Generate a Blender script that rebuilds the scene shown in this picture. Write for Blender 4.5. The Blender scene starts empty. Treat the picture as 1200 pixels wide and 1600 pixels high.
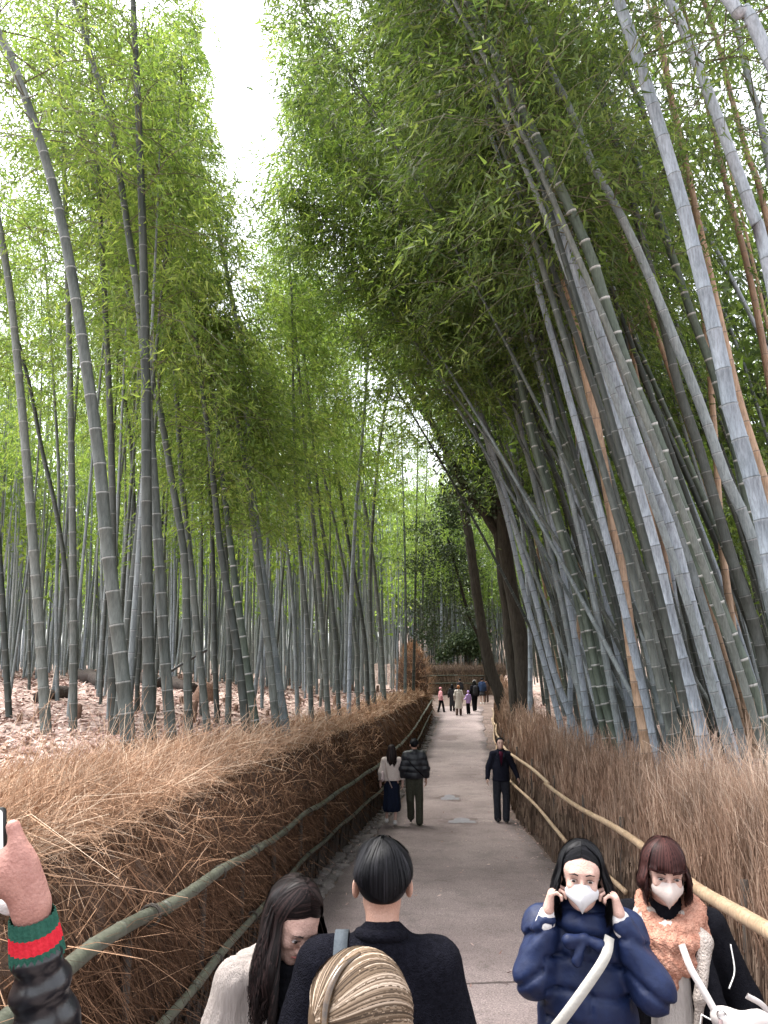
import bpy, math, numpy as np
from mathutils import Matrix, Vector
rng = np.random.default_rng(7)
PI = math.pi
scn = bpy.context.scene
COL = scn.collection

# ------------------------------------------------------------------ camera
PITCH = math.radians(11.68); FPX = 1209.0
cam_d = bpy.data.cameras.new('camera'); cam = bpy.data.objects.new('camera', cam_d); COL.objects.link(cam)
cam_d.sensor_fit = 'VERTICAL'; cam_d.sensor_height = 24.0; cam_d.lens = 24.0 * FPX / 1600.0
cam_d.clip_start = 0.05; cam_d.clip_end = 2000
cam.location = (0, 0, 0); cam.rotation_euler = (PI / 2 + PITCH, 0, 0)
scn.camera = cam

# ------------------------------------------------------------------ world, sun, exposure
SUN_EL, SUN_AZ = math.radians(68), math.radians(300)
world = bpy.data.worlds.new('World'); scn.world = world; world.use_nodes = True
wn = world.node_tree.nodes; wl = world.node_tree.links
wn.clear()
w_out = wn.new('ShaderNodeOutputWorld'); w_bg = wn.new('ShaderNodeBackground')
w_sky = wn.new('ShaderNodeTexSky'); w_sky.sky_type = 'NISHITA'; w_sky.sun_disc = False
w_sky.sun_elevation = SUN_EL; w_sky.sun_rotation = SUN_AZ; w_sky.dust_density = 3.0
w_hs = wn.new('ShaderNodeHueSaturation'); w_hs.inputs['Saturation'].default_value = 0.22   # overcast: a nearly white sky
w_bg.inputs['Strength'].default_value = 0.15
wl.new(w_sky.outputs[0], w_hs.inputs['Color']); wl.new(w_hs.outputs[0], w_bg.inputs['Color']); wl.new(w_bg.outputs[0], w_out.inputs[0])
sun_d = bpy.data.lights.new('sun', 'SUN'); sun_d.energy = 1.3; sun_d.angle = math.radians(35); sun_d.color = (1.0, 0.96, 0.9)
sun = bpy.data.objects.new('sun', sun_d); COL.objects.link(sun)
sdir = Vector((math.sin(SUN_AZ) * math.cos(SUN_EL), math.cos(SUN_AZ) * math.cos(SUN_EL), math.sin(SUN_EL)))
sun.rotation_euler = sdir.to_track_quat('Z', 'Y').to_euler()
scn.view_settings.view_transform = 'Standard'; scn.view_settings.look = 'None'
scn.view_settings.exposure = 2.38; scn.view_settings.gamma = 1.0; scn.view_settings.use_curve_mapping = False
scn.render.engine = 'CYCLES'
cy = scn.cycles; cy.max_bounces = 7; cy.diffuse_bounces = 5; cy.transmission_bounces = 5; cy.glossy_bounces = 2
cy.caustics_reflective = False; cy.caustics_refractive = False

# ------------------------------------------------------------------ place helpers
CT, ST = math.cos(PITCH), math.sin(PITCH)
def W(x, y, s):                      # a point of the place seen at (x, y) where one metre spans s pixels
    xc = (x - 600) / s; yc = -(y - 800) / s; zc = FPX / s
    return np.array([xc, -yc * ST + zc * CT, yc * CT + zc * ST])
def ray(x, y):
    v = W(x, y, FPX); return v / np.linalg.norm(v)
def proj(P):
    P = np.asarray(P, float); zc = P[..., 1] * CT + P[..., 2] * ST; yc = -P[..., 1] * ST + P[..., 2] * CT
    zc = np.where(zc < .05, .05, zc)
    return 600 + FPX * P[..., 0] / zc, 800 - FPX * yc / zc
def I(y, pts):
    a = np.array(pts, float); return np.interp(y, a[:, 0], a[:, 1])
LX = [(-6, -1.45), (2.9, -1.3), (4.3, -1.31), (5.7, -1.33), (7.5, -1.39), (9.2, -1.38), (11.5, -1.25), (13.6, -1.03), (16.5, -.6), (19.4, -.15), (25, .55), (32, 1.3), (40, 2.15), (46, 2.8), (52, 3.0), (80, 2.6)]
RX = [(-6, 1.5), (2.5, 1.82), (4.4, 2.05), (5.9, 2.3), (8.6, 2.65), (11, 2.8), (13.8, 2.87), (17.75, 2.93), (21, 3.15), (25, 3.6), (32, 4.5), (39, 5.4), (47, 6.5), (56, 7.9), (64, 9.2), (80, 12)]
PZ = [(-20, -2.12), (3.2, -2.12), (6.7, -2.62), (9.5, -2.97), (13.4, -3.15), (17.8, -3.23), (24, -3.2), (32.3, -3.05), (40, -2.78), (48, -2.45), (56, -2.1), (65, -1.8), (80, -1.2)]
LTOP = [(-6, -.58), (2, -.58), (3, -.6), (4.3, -.66), (9, -.86), (14, -.98), (19, -.95), (32, -.95), (46, -1.05)]
RTOP = [(-6, -.85), (3, -.88), (5, -.98), (8.6, -1.18), (13.8, -1.28), (18, -1.2), (30, -1.1), (56, -.9), (64, -.6)]
def smooth(pts):
    a = np.array(pts, float); yy = np.linspace(a[0, 0], a[-1, 0], 900); v = np.interp(yy, a[:, 0], a[:, 1])
    k = np.hanning(23); k /= k.sum(); vp = np.pad(v, 11, mode='edge'); return yy, np.convolve(vp, k, 'valid')
_L, _R, _P, _LT, _RT = smooth(LX), smooth(RX), smooth(PZ), smooth(LTOP), smooth(RTOP)
fL = lambda y: np.interp(y, *_L); fR = lambda y: np.interp(y, *_R); fP = lambda y: np.interp(y, *_P)
fLT = lambda y: np.interp(y, *_LT); fRT = lambda y: np.interp(y, *_RT)
def sn(P, f, seed, n=5):             # smooth pseudo noise, about -1..1
    r = np.random.default_rng(seed); o = 0
    for i in range(n):
        k = r.normal(size=3) * f * (1 + .5 * i); o = o + np.sin(P[..., 0] * k[0] + P[..., 1] * k[1] + P[..., 2] * k[2] + r.uniform(0, 6.3)) / (1 + .4 * i)
    return o / n * 1.6
def terL(x, y):
    P = np.stack([np.asarray(x, float) + 0 * y, np.asarray(y, float) + 0 * x, 0 * x + 0 * y], -1)
    t = I(y, [(0, -.78), (10, -.78), (30, -.25), (48, .25), (90, 1.0), (200, 3)]); near = fLT(y) - .12 + .085 * np.maximum(0, fL(y) - x)
    return np.where(y < 64, np.minimum(t, near), t) + .08 * sn(P, .5, 3) + .03 * sn(P, 2.5, 4)
def terR(x, y):
    P = np.stack([np.asarray(x, float) + 0 * y, np.asarray(y, float) + 0 * x, 0 * x + 0 * y], -1)
    return I(y, [(0, -1.0), (12, -1.15), (30, -1.25), (48, -.9), (64, -.3), (80, .8), (110, 7), (160, 16), (800, 30)]) + .12 * sn(P, .5, 5)

# ------------------------------------------------------------------ mesh helpers
def mk(name, V, F, mat=None, parent=None, uv=None, smooth=True, coll=True):
    V = np.asarray(V, np.float32); me = bpy.data.meshes.new(name)
    if isinstance(F, np.ndarray):
        n, k = F.shape; loops = F.ravel().astype(np.int32); st = np.arange(0, n * k, k, dtype=np.int32); tot = np.full(n, k, np.int32)
    else:
        loops = np.array([i for f in F for i in f], np.int32); tot = np.array([len(f) for f in F], np.int32); st = np.concatenate([[0], np.cumsum(tot)[:-1]]).astype(np.int32)
    me.vertices.add(len(V)); me.vertices.foreach_set('co', V.ravel())
    me.loops.add(len(loops)); me.loops.foreach_set('vertex_index', loops)
    me.polygons.add(len(st)); me.polygons.foreach_set('loop_start', st); me.polygons.foreach_set('loop_total', tot)
    if uv is not None:
        l = me.uv_layers.new(name='uv'); l.data.foreach_set('uv', np.asarray(uv, np.float32)[loops].ravel())
    me.update(calc_edges=True)
    if smooth: me.polygons.foreach_set('use_smooth', np.ones(len(st), bool))
    if mat is not None: me.materials.append(mat)
    o = bpy.data.objects.new(name, me)
    if coll: COL.objects.link(o)
    if parent is not None: o.parent = parent
    return o
def empty(name, loc=(0, 0, 0), rotz=0.0):
    o = bpy.data.objects.new(name, None); o.empty_display_size = .2; COL.objects.link(o); o.location = loc; o.rotation_euler = (0, 0, rotz); return o
def tag(o, label=None, cat=None, group=None, kind=None):
    if label: o['label'] = label
    if cat: o['category'] = cat
    if group: o['group'] = group
    if kind: o['kind'] = kind
    return o
def frames(P):
    P = np.asarray(P, float); T = np.gradient(P, axis=0); T /= np.linalg.norm(T, axis=1)[:, None] + 1e-9
    ref = np.array([0, 1., 0]) if abs(T[:, 1]).mean() < .8 else np.array([0, 0, 1.])
    A = np.cross(T, ref); A /= np.linalg.norm(A, axis=1)[:, None] + 1e-9; return A, np.cross(T, A)
def tube(P, r, n=8, flat=1.0, cap=True):
    P = np.asarray(P, float); r = np.broadcast_to(r, (len(P),)); A, B = frames(P)
    a = np.arange(n) * 2 * PI / n
    V = P[:, None] + r[:, None, None] * (A[:, None] * np.cos(a)[None, :, None] + flat * B[:, None] * np.sin(a)[None, :, None])
    m = len(P); i = np.arange(m - 1)[:, None] * n; j = np.arange(n)[None]; j2 = (j + 1) % n
    F = np.stack([i + j, i + j2, i + n + j2, i + n + j], -1).reshape(-1, 4); V = V.reshape(-1, 3)
    if cap:
        V = np.vstack([V, P[0], P[-1]]); c0, c1 = m * n, m * n + 1; j = np.arange(n); j2 = (j + 1) % n
        F = np.vstack([F, np.stack([j2, j, j * 0 + c0, j * 0 + c0], -1)[:, [0, 1, 2, 2]], np.stack([(m - 1) * n + j, (m - 1) * n + j2, j * 0 + c1, j * 0 + c1], -1)])
        F = [list(dict.fromkeys(f)) for f in F.tolist()]
        return V, F
    return V, F
def tubes(PP, RR, n=3):              # many open tubes at once: PP (N, m, 3), RR (N, m)
    PP = np.asarray(PP, float); N, m, _ = PP.shape
    T = np.gradient(PP, axis=1); T /= np.linalg.norm(T, axis=2)[..., None] + 1e-9
    ref = np.where(np.abs(T[:, :1, 2:3]) > .8, np.array([1., 0, 0]), np.array([0, 0, 1.]))
    A = np.cross(T, ref); A /= np.linalg.norm(A, axis=2)[..., None] + 1e-9; B = np.cross(T, A)
    a = np.arange(n) * 2 * PI / n
    V = PP[:, :, None] + RR[:, :, None, None] * (A[:, :, None] * np.cos(a)[:, None] + B[:, :, None] * np.sin(a)[:, None])
    b = np.arange(N)[:, None, None] * m * n + np.arange(m - 1)[None, :, None] * n; j = np.arange(n)[None, None]; j2 = (j + 1) % n
    return V.reshape(-1, 3), np.stack([b + j, b + j2, b + n + j2, b + n + j], -1).reshape(-1, 4)
def ribbons(PP, WW, side):           # flat blades: PP (N, m, 3), WW (N, m) half widths, side (N, 3)
    N, m, _ = PP.shape
    V = np.stack([PP - side[:, None] * WW[..., None], PP + side[:, None] * WW[..., None]], 2)
    b = np.arange(N)[:, None] * m * 2 + np.arange(m - 1)[None] * 2
    return V.reshape(-1, 3), np.stack([b, b + 1, b + 3, b + 2], -1).reshape(-1, 4)
def join(parts):
    Vs, Fs, o = [], [], 0
    for V, F in parts:
        Vs.append(np.asarray(V)); Fs += [[i + o for i in f] for f in (F.tolist() if isinstance(F, np.ndarray) else F)]; o += len(V)
    return np.vstack(Vs), Fs
def joinq(parts):
    Vs, Fs, o = [], [], 0
    for V, F in parts: Vs.append(V); Fs.append(F + o); o += len(V)
    return np.vstack(Vs), np.vstack(Fs)
def box(c, s, R=None):
    v = np.array([[x, y, z] for x in (-.5, .5) for y in (-.5, .5) for z in (-.5, .5)]) * np.array(s)
    if R is not None: v = v @ np.array(R).T
    return v + np.array(c), np.array([[0, 1, 3, 2], [4, 6, 7, 5], [0, 4, 5, 1], [2, 3, 7, 6], [0, 2, 6, 4], [1, 5, 7, 3]])

# ------------------------------------------------------------------ materials
def nodes(name):
    m = bpy.data.materials.new(name); m.use_nodes = True; nt = m.node_tree; b = nt.nodes['Principled BSDF']; return m, nt, b
def MAT(name, c1, c2=None, scale=8.0, rough=.85, bump=0.0, stretch=(1, 1, 1), detail=5, spec=.3, rnd=0.0, bscale=None, sheen=0.0, coord='Object', fine=0.0, metal=0.0):
    m, nt, b = nodes(name); N, L = nt.nodes, nt.links
    b.inputs['Roughness'].default_value = rough; b.inputs['Specular IOR Level'].default_value = spec; b.inputs['Metallic'].default_value = metal
    if sheen: b.inputs['Sheen Weight'].default_value = sheen
    tc = N.new('ShaderNodeTexCoord'); mp = N.new('ShaderNodeMapping'); mp.inputs['Scale'].default_value = stretch
    L.new(tc.outputs[coord], mp.inputs[0])
    no = N.new('ShaderNodeTexNoise'); no.inputs['Scale'].default_value = scale; no.inputs['Detail'].default_value = detail; no.inputs['Roughness'].default_value = .65
    L.new(mp.outputs[0], no.inputs['Vector'])
    cr = N.new('ShaderNodeValToRGB'); cr.color_ramp.elements[0].position = .3; cr.color_ramp.elements[1].position = .7
    cr.color_ramp.elements[0].color = (*c1, 1); cr.color_ramp.elements[1].color = (*(c2 or c1), 1)
    L.new(no.outputs[0], cr.inputs[0]); src = cr.outputs[0]
    if fine:
        n2 = N.new('ShaderNodeTexNoise'); n2.inputs['Scale'].default_value = scale * 14; n2.inputs['Detail'].default_value = 2; L.new(mp.outputs[0], n2.inputs['Vector'])
        mr = N.new('ShaderNodeMapRange'); mr.inputs[1].default_value = .35; mr.inputs[2].default_value = .65; mr.inputs[3].default_value = 1 - fine; mr.inputs[4].default_value = 1 + fine
        L.new(n2.outputs[0], mr.inputs[0]); mx = N.new('ShaderNodeVectorMath'); mx.operation = 'SCALE'; L.new(src, mx.inputs[0]); L.new(mr.outputs[0], mx.inputs['Scale']); src = mx.outputs[0]
    if rnd:
        oi = N.new('ShaderNodeObjectInfo'); mr = N.new('ShaderNodeMapRange'); mr.inputs[3].default_value = 1 - rnd; mr.inputs[4].default_value = 1 + rnd
        L.new(oi.outputs['Random'], mr.inputs[0]); mx = N.new('ShaderNodeVectorMath'); mx.operation = 'SCALE'; L.new(src, mx.inputs[0]); L.new(mr.outputs[0], mx.inputs['Scale']); src = mx.outputs[0]
    L.new(src, b.inputs['Base Color'])
    if bump:
        nb = N.new('ShaderNodeTexNoise'); nb.inputs['Scale'].default_value = bscale or scale * 3; nb.inputs['Detail'].default_value = 4; L.new(mp.outputs[0], nb.inputs['Vector'])
        bp = N.new('ShaderNodeBump'); bp.inputs['Strength'].default_value = bump; bp.inputs['Distance'].default_value = .02; L.new(nb.outputs[0], bp.inputs['Height']); L.new(bp.outputs[0], b.inputs['Normal'])
    return m
def UVRAND(name, cols, rough=.9, spec=.15, trans=0.0, mott=.0):   # colour per blade: uv.x is the blade's own random number, uv.y runs root to tip
    m, nt, b = nodes(name); N, L = nt.nodes, nt.links
    b.inputs['Roughness'].default_value = rough; b.inputs['Specular IOR Level'].default_value = spec
    tc = N.new('ShaderNodeTexCoord'); sp = N.new('ShaderNodeSeparateXYZ'); L.new(tc.outputs['UV'], sp.inputs[0])
    cr = N.new('ShaderNodeValToRGB'); e = cr.color_ramp.elements
    e[0].color = (*cols[0], 1); e[0].position = 0; e[1].color = (*cols[-1], 1); e[1].position = 1
    for i, c in enumerate(cols[1:-1]): q = e.new((i + 1) / (len(cols) - 1)); q.color = (*c, 1)
    L.new(sp.outputs[0], cr.inputs[0]); src = cr.outputs[0]
    if mott:
        n2 = N.new('ShaderNodeTexNoise'); n2.inputs['Scale'].default_value = 1.1; n2.inputs['Detail'].default_value = 3
        geo = N.new('ShaderNodeNewGeometry'); L.new(geo.outputs['Position'], n2.inputs['Vector'])
        mr = N.new('ShaderNodeMapRange'); mr.inputs[1].default_value = .3; mr.inputs[2].default_value = .7; mr.inputs[3].default_value = 1 - mott; mr.inputs[4].default_value = 1 + mott
        L.new(n2.outputs[0], mr.inputs[0]); mx = N.new('ShaderNodeVectorMath'); mx.operation = 'SCALE'; L.new(src, mx.inputs[0]); L.new(mr.outputs[0], mx.inputs['Scale']); src = mx.outputs[0]
    L.new(src, b.inputs['Base Color'])
    if trans:
        tr = N.new('ShaderNodeBsdfTranslucent'); sc = N.new('ShaderNodeVectorMath'); sc.operation = 'MULTIPLY'; sc.inputs[1].default_value = (1.23, 1.31, .7)
        L.new(src, sc.inputs[0]); L.new(sc.outputs[0], tr.inputs[0]); mix = N.new('ShaderNodeMixShader'); mix.inputs[0].default_value = trans
        L.new(b.outputs[0], mix.inputs[1]); L.new(tr.outputs[0], mix.inputs[2]); L.new(mix.outputs[0], nt.nodes['Material Output'].inputs[0])
    return m
def CULM(name, c1, c2, line, powder, pw=.05, lw=.03, rough=.5):
    m, nt, b = nodes(name); N, L = nt.nodes, nt.links
    b.inputs['Roughness'].default_value = rough; b.inputs['Specular IOR Level'].default_value = .35
    tc = N.new('ShaderNodeTexCoord'); sp = N.new('ShaderNodeSeparateXYZ'); L.new(tc.outputs['UV'], sp.inputs[0])
    fr = N.new('ShaderNodeMath'); fr.operation = 'FRACT'; L.new(sp.outputs[1], fr.inputs[0])
    geo = N.new('ShaderNodeNewGeometry'); mp = N.new('ShaderNodeMapping'); mp.inputs['Scale'].default_value = (9, 9, 1.6); L.new(geo.outputs['Position'], mp.inputs[0])
    no = N.new('ShaderNodeTexNoise'); no.inputs['Scale'].default_value = 1.0; no.inputs['Detail'].default_value = 6; no.inputs['Roughness'].default_value = .7; L.new(mp.outputs[0], no.inputs['Vector'])
    wn_ = N.new('ShaderNodeTexWhiteNoise'); wn_.noise_dimensions = '2D'; fl = N.new('ShaderNodeMath'); fl.operation = 'FLOOR'; L.new(sp.outputs[1], fl.inputs[0])
    cb = N.new('ShaderNodeCombineXYZ'); L.new(fl.outputs[0], cb.inputs[0]); oi = N.new('ShaderNodeObjectInfo'); L.new(oi.outputs['Random'], cb.inputs[1]); L.new(cb.outputs[0], wn_.inputs['Vector'])
    ad = N.new('ShaderNodeMath'); ad.operation = 'MULTIPLY_ADD'; ad.inputs[1].default_value = .22; L.new(wn_.outputs[0], ad.inputs[0]); L.new(no.outputs[0], ad.inputs[2])
    ad2 = N.new('ShaderNodeMath'); ad2.operation = 'MULTIPLY_ADD'; ad2.inputs[1].default_value = .35; L.new(oi.outputs['Random'], ad2.inputs[0]); L.new(ad.outputs[0], ad2.inputs[2])
    cr = N.new('ShaderNodeValToRGB'); e = cr.color_ramp.elements; e[0].position = .48; e[1].position = 1.0; e[0].color = (*c1, 1); e[1].color = (*c2, 1); L.new(ad2.outputs[0], cr.inputs[0])
    r2 = N.new('ShaderNodeValToRGB'); q = r2.color_ramp.elements; q[0].position = 0; q[0].color = (1, 1, 1, 1); q[1].position = lw; q[1].color = (0, 0, 0, 1)
    L.new(fr.outputs[0], r2.inputs[0])
    r3 = N.new('ShaderNodeValToRGB'); q = r3.color_ramp.elements; q[0].position = 1 - pw * 2; q[0].color = (0, 0, 0, 1); q[1].position = 1 - pw * .5; q[1].color = (1, 1, 1, 1); L.new(fr.outputs[0], r3.inputs[0])
    m1 = N.new('ShaderNodeMix'); m1.data_type = 'RGBA'; L.new(r3.outputs[0], m1.inputs[0]); L.new(cr.outputs[0], m1.inputs[6]); m1.inputs[7].default_value = (*powder, 1)
    m2 = N.new('ShaderNodeMix'); m2.data_type = 'RGBA'; L.new(r2.outputs[0], m2.inputs[0]); L.new(m1.outputs[2], m2.inputs[6]); m2.inputs[7].default_value = (*line, 1)
    mf = N.new('ShaderNodeMapping'); mf.inputs['Scale'].default_value = (55, 55, 9); L.new(geo.outputs['Position'], mf.inputs[0]); nf = N.new('ShaderNodeTexNoise'); nf.inputs['Scale'].default_value = 1.; nf.inputs['Detail'].default_value = 4; nf.inputs['Roughness'].default_value = .7; L.new(mf.outputs[0], nf.inputs['Vector'])
    rf = N.new('ShaderNodeMapRange'); rf.inputs[1].default_value = .36; rf.inputs[2].default_value = .6; rf.inputs[3].default_value = .66; rf.inputs[4].default_value = 1.12; L.new(nf.outputs[0], rf.inputs[0]); vf = N.new('ShaderNodeVectorMath'); vf.operation = 'SCALE'; L.new(m2.outputs[2], vf.inputs[0]); L.new(rf.outputs[0], vf.inputs['Scale'])
    L.new(vf.outputs[0], b.inputs['Base Color'])
    bp = N.new('ShaderNodeBump'); bp.inputs['Strength'].default_value = .15; bp.inputs['Distance'].default_value = .01; L.new(no.outputs[0], bp.inputs['Height']); L.new(bp.outputs[0], b.inputs['Normal'])
    return m
C = {}
C['green'] = CULM('culm_green', (.04, .048, .042), (.115, .125, .112), (.03, .032, .028), (.24, .25, .235), .03, .02)
C['ringed'] = CULM('culm_ringed', (.03, .045, .032), (.078, .098, .074), (.02, .022, .02), (.42, .42, .4), .05, .02)
C['dark'] = CULM('culm_dark', (.02, .026, .022), (.055, .06, .052), (.012, .012, .012), (.14, .145, .135), .03, .02)
C['waxy'] = CULM('culm_waxy', (.15, .178, .205), (.3, .335, .375), (.025, .028, .032), (.2, .22, .23), .02, .04)
C['pale'] = CULM('culm_pale', (.085, .103, .105), (.2, .225, .23), (.03, .032, .033), (.24, .25, .25), .03, .03)
C['tan'] = CULM('culm_tan', (.2, .125, .08), (.34, .23, .15), (.045, .03, .024), (.26, .19, .14), .02, .04)
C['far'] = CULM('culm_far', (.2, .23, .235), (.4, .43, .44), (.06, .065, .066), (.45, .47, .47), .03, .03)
C['rail'] = CULM('rail_green', (.055, .06, .043), (.115, .12, .09), (.025, .025, .02), (.1, .1, .08), .02, .04)
C['railtan'] = CULM('rail_tan', (.34, .23, .14), (.48, .35, .235), (.15, .09, .055), (.4, .3, .2), .02, .03)
M_leaf = UVRAND('leaf_bamboo', [(.08, .133, .041), (.137, .206, .056), (.213, .285, .082), (.335, .39, .122)], .5, .3, .62, .3)
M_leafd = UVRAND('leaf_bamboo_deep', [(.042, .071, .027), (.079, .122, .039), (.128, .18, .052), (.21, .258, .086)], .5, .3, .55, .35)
M_leafe = UVRAND('leaf_evergreen', [(.018, .035, .014), (.035, .06, .022), (.06, .09, .035), (.11, .14, .07)], .4, .45, .2, .2)
M_brushL = UVRAND('brush_tawny', [(.14, .072, .04), (.26, .145, .082), (.37, .22, .135), (.47, .3, .195), (.6, .46, .34)], .85, .2, 0, .25)
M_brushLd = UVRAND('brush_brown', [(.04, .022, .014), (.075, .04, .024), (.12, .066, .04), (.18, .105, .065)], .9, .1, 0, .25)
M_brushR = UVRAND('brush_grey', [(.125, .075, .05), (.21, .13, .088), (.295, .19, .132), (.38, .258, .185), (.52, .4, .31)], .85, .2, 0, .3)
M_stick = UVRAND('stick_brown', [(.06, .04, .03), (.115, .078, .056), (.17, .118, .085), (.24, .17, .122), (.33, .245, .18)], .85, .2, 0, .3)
M_litter = UVRAND('litter_leaf', [(.17, .1, .085), (.33, .22, .19), (.44, .32, .28), (.54, .42, .37)], .9, .1, 0, .2)
M_twig = MAT('twig', (.08, .08, .05), (.16, .15, .1), 10)
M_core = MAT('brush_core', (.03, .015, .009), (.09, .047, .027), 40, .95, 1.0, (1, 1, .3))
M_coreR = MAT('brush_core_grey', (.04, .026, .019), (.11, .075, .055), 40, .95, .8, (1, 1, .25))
M_bark = MAT('bark', (.018, .015, .012), (.06, .05, .04), 6, .95, 1.0, (3, 3, .6), bscale=9)
M_stone = MAT('edging_stone', (.08, .07, .066), (.2, .175, .165), 7, .9, .5, rnd=.2, fine=.2)

# ground: leaf litter in the groves, dirt beside the path
def ground_mat():
    m, nt, b = nodes('ground_litter'); N, L = nt.nodes, nt.links; b.inputs['Roughness'].default_value = .95; b.inputs['Specular IOR Level'].default_value = .1
    geo = N.new('ShaderNodeNewGeometry')
    a = N.new('ShaderNodeTexNoise'); a.inputs['Scale'].default_value = .8; a.inputs['Detail'].default_value = 6; L.new(geo.outputs['Position'], a.inputs['Vector'])
    v = N.new('ShaderNodeTexVoronoi'); v.inputs['Scale'].default_value = 11; L.new(geo.outputs['Position'], v.inputs['Vector'])
    c1 = N.new('ShaderNodeValToRGB'); e = c1.color_ramp.elements; e[0].color = (.22, .155, .135, 1); e[1].color = (.42, .325, .29, 1); e[0].position = .3; e[1].position = .65
    mm = N.new('ShaderNodeMath'); mm.operation = 'MULTIPLY_ADD'; mm.inputs[1].default_value = .35
    sp = N.new('ShaderNodeSeparateXYZ'); L.new(v.outputs['Color'], sp.inputs[0]); L.new(sp.outputs[0], mm.inputs[0]); L.new(a.outputs[0], mm.inputs[2]); 
    m3 = N.new('ShaderNodeMath'); m3.operation = 'SUBTRACT'; m3.inputs[1].default_value = .16; L.new(mm.outputs[0], m3.inputs[0]); L.new(m3.outputs[0], c1.inputs[0])
    L.new(c1.outputs[0], b.inputs['Base Color'])
    bp = N.new('ShaderNodeBump'); bp.inputs['Strength'].default_value = .7; bp.inputs['Distance'].default_value = .04; L.new(v.outputs['Distance'], bp.inputs['Height']); L.new(bp.outputs[0], b.inputs['Normal'])
    return m
M_ground = ground_mat()
M_dirt = MAT('dirt', (.065, .046, .038), (.17, .125, .108), 1.3, .95, .6, detail=8, fine=.25)
def asphalt_mat():
    m, nt, b = nodes('asphalt'); N, L = nt.nodes, nt.links; b.inputs['Roughness'].default_value = .85; b.inputs['Specular IOR Level'].default_value = .25
    geo = N.new('ShaderNodeNewGeometry')
    big = N.new('ShaderNodeTexNoise'); big.inputs['Scale'].default_value = .55; big.inputs['Detail'].default_value = 7; big.inputs['Roughness'].default_value = .6; L.new(geo.outputs['Position'], big.inputs['Vector'])
    cr = N.new('ShaderNodeValToRGB'); e = cr.color_ramp.elements; e[0].position = .3; e[1].position = .62; e[0].color = (.155, .122, .118, 1); e[1].color = (.25, .203, .194, 1); L.new(big.outputs[0], cr.inputs[0])
    v = N.new('ShaderNodeTexNoise'); v.inputs['Scale'].default_value = 75; v.inputs['Detail'].default_value = 3; L.new(geo.outputs['Position'], v.inputs['Vector'])
    mr = N.new('ShaderNodeMapRange'); mr.inputs[1].default_value = .3; mr.inputs[2].default_value = .7; mr.inputs[3].default_value = .45; mr.inputs[4].default_value = 1.6; L.new(v.outputs[0], mr.inputs[0])
    mx = N.new('ShaderNodeVectorMath'); mx.operation = 'SCALE'; L.new(cr.outputs[0], mx.inputs[0]); L.new(mr.outputs[0], mx.inputs['Scale'])
    st_ = N.new('ShaderNodeTexNoise'); st_.inputs['Scale'].default_value = 1.7; st_.inputs['Detail'].default_value = 9; st_.inputs['Roughness'].default_value = .75; st_.inputs['Distortion'].default_value = .6; L.new(geo.outputs['Position'], st_.inputs['Vector'])
    ms = N.new('ShaderNodeMapRange'); ms.inputs[1].default_value = .34; ms.inputs[2].default_value = .5; ms.inputs[3].default_value = .74; ms.inputs[4].default_value = 1; L.new(st_.outputs[0], ms.inputs[0]); mq = N.new('ShaderNodeVectorMath'); mq.operation = 'SCALE'; L.new(mx.outputs[0], mq.inputs[0]); L.new(ms.outputs[0], mq.inputs['Scale']); mx = mq
    uvn = N.new('ShaderNodeTexCoord'); sp = N.new('ShaderNodeSeparateXYZ'); L.new(uvn.outputs['UV'], sp.inputs[0])   # uv.x runs 0..1 across the path: soil worked into both edges
    eg = N.new('ShaderNodeMath'); eg.operation = 'PINGPONG'; eg.inputs[1].default_value = .5; L.new(sp.outputs[0], eg.inputs[0])
    na = N.new('ShaderNodeMath'); na.operation = 'MULTIPLY_ADD'; na.inputs[1].default_value = .22; L.new(big.outputs[0], na.inputs[0]); L.new(eg.outputs[0], na.inputs[2])
    ed = N.new('ShaderNodeMapRange'); ed.inputs[1].default_value = .13; ed.inputs[2].default_value = .24; ed.inputs[3].default_value = .55; ed.inputs[4].default_value = 1; L.new(na.outputs[0], ed.inputs[0])
    m2 = N.new('ShaderNodeVectorMath'); m2.operation = 'SCALE'; L.new(mx.outputs[0], m2.inputs[0]); L.new(ed.outputs[0], m2.inputs['Scale']); L.new(m2.outputs[0], b.inputs['Base Color'])
    bp = N.new('ShaderNodeBump'); bp.inputs['Strength'].default_value = .5; bp.inputs['Distance'].default_value = .006; L.new(v.outputs[0], bp.inputs['Height']); L.new(bp.outputs[0], b.inputs['Normal'])
    return m
M_asph = asphalt_mat()

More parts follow.
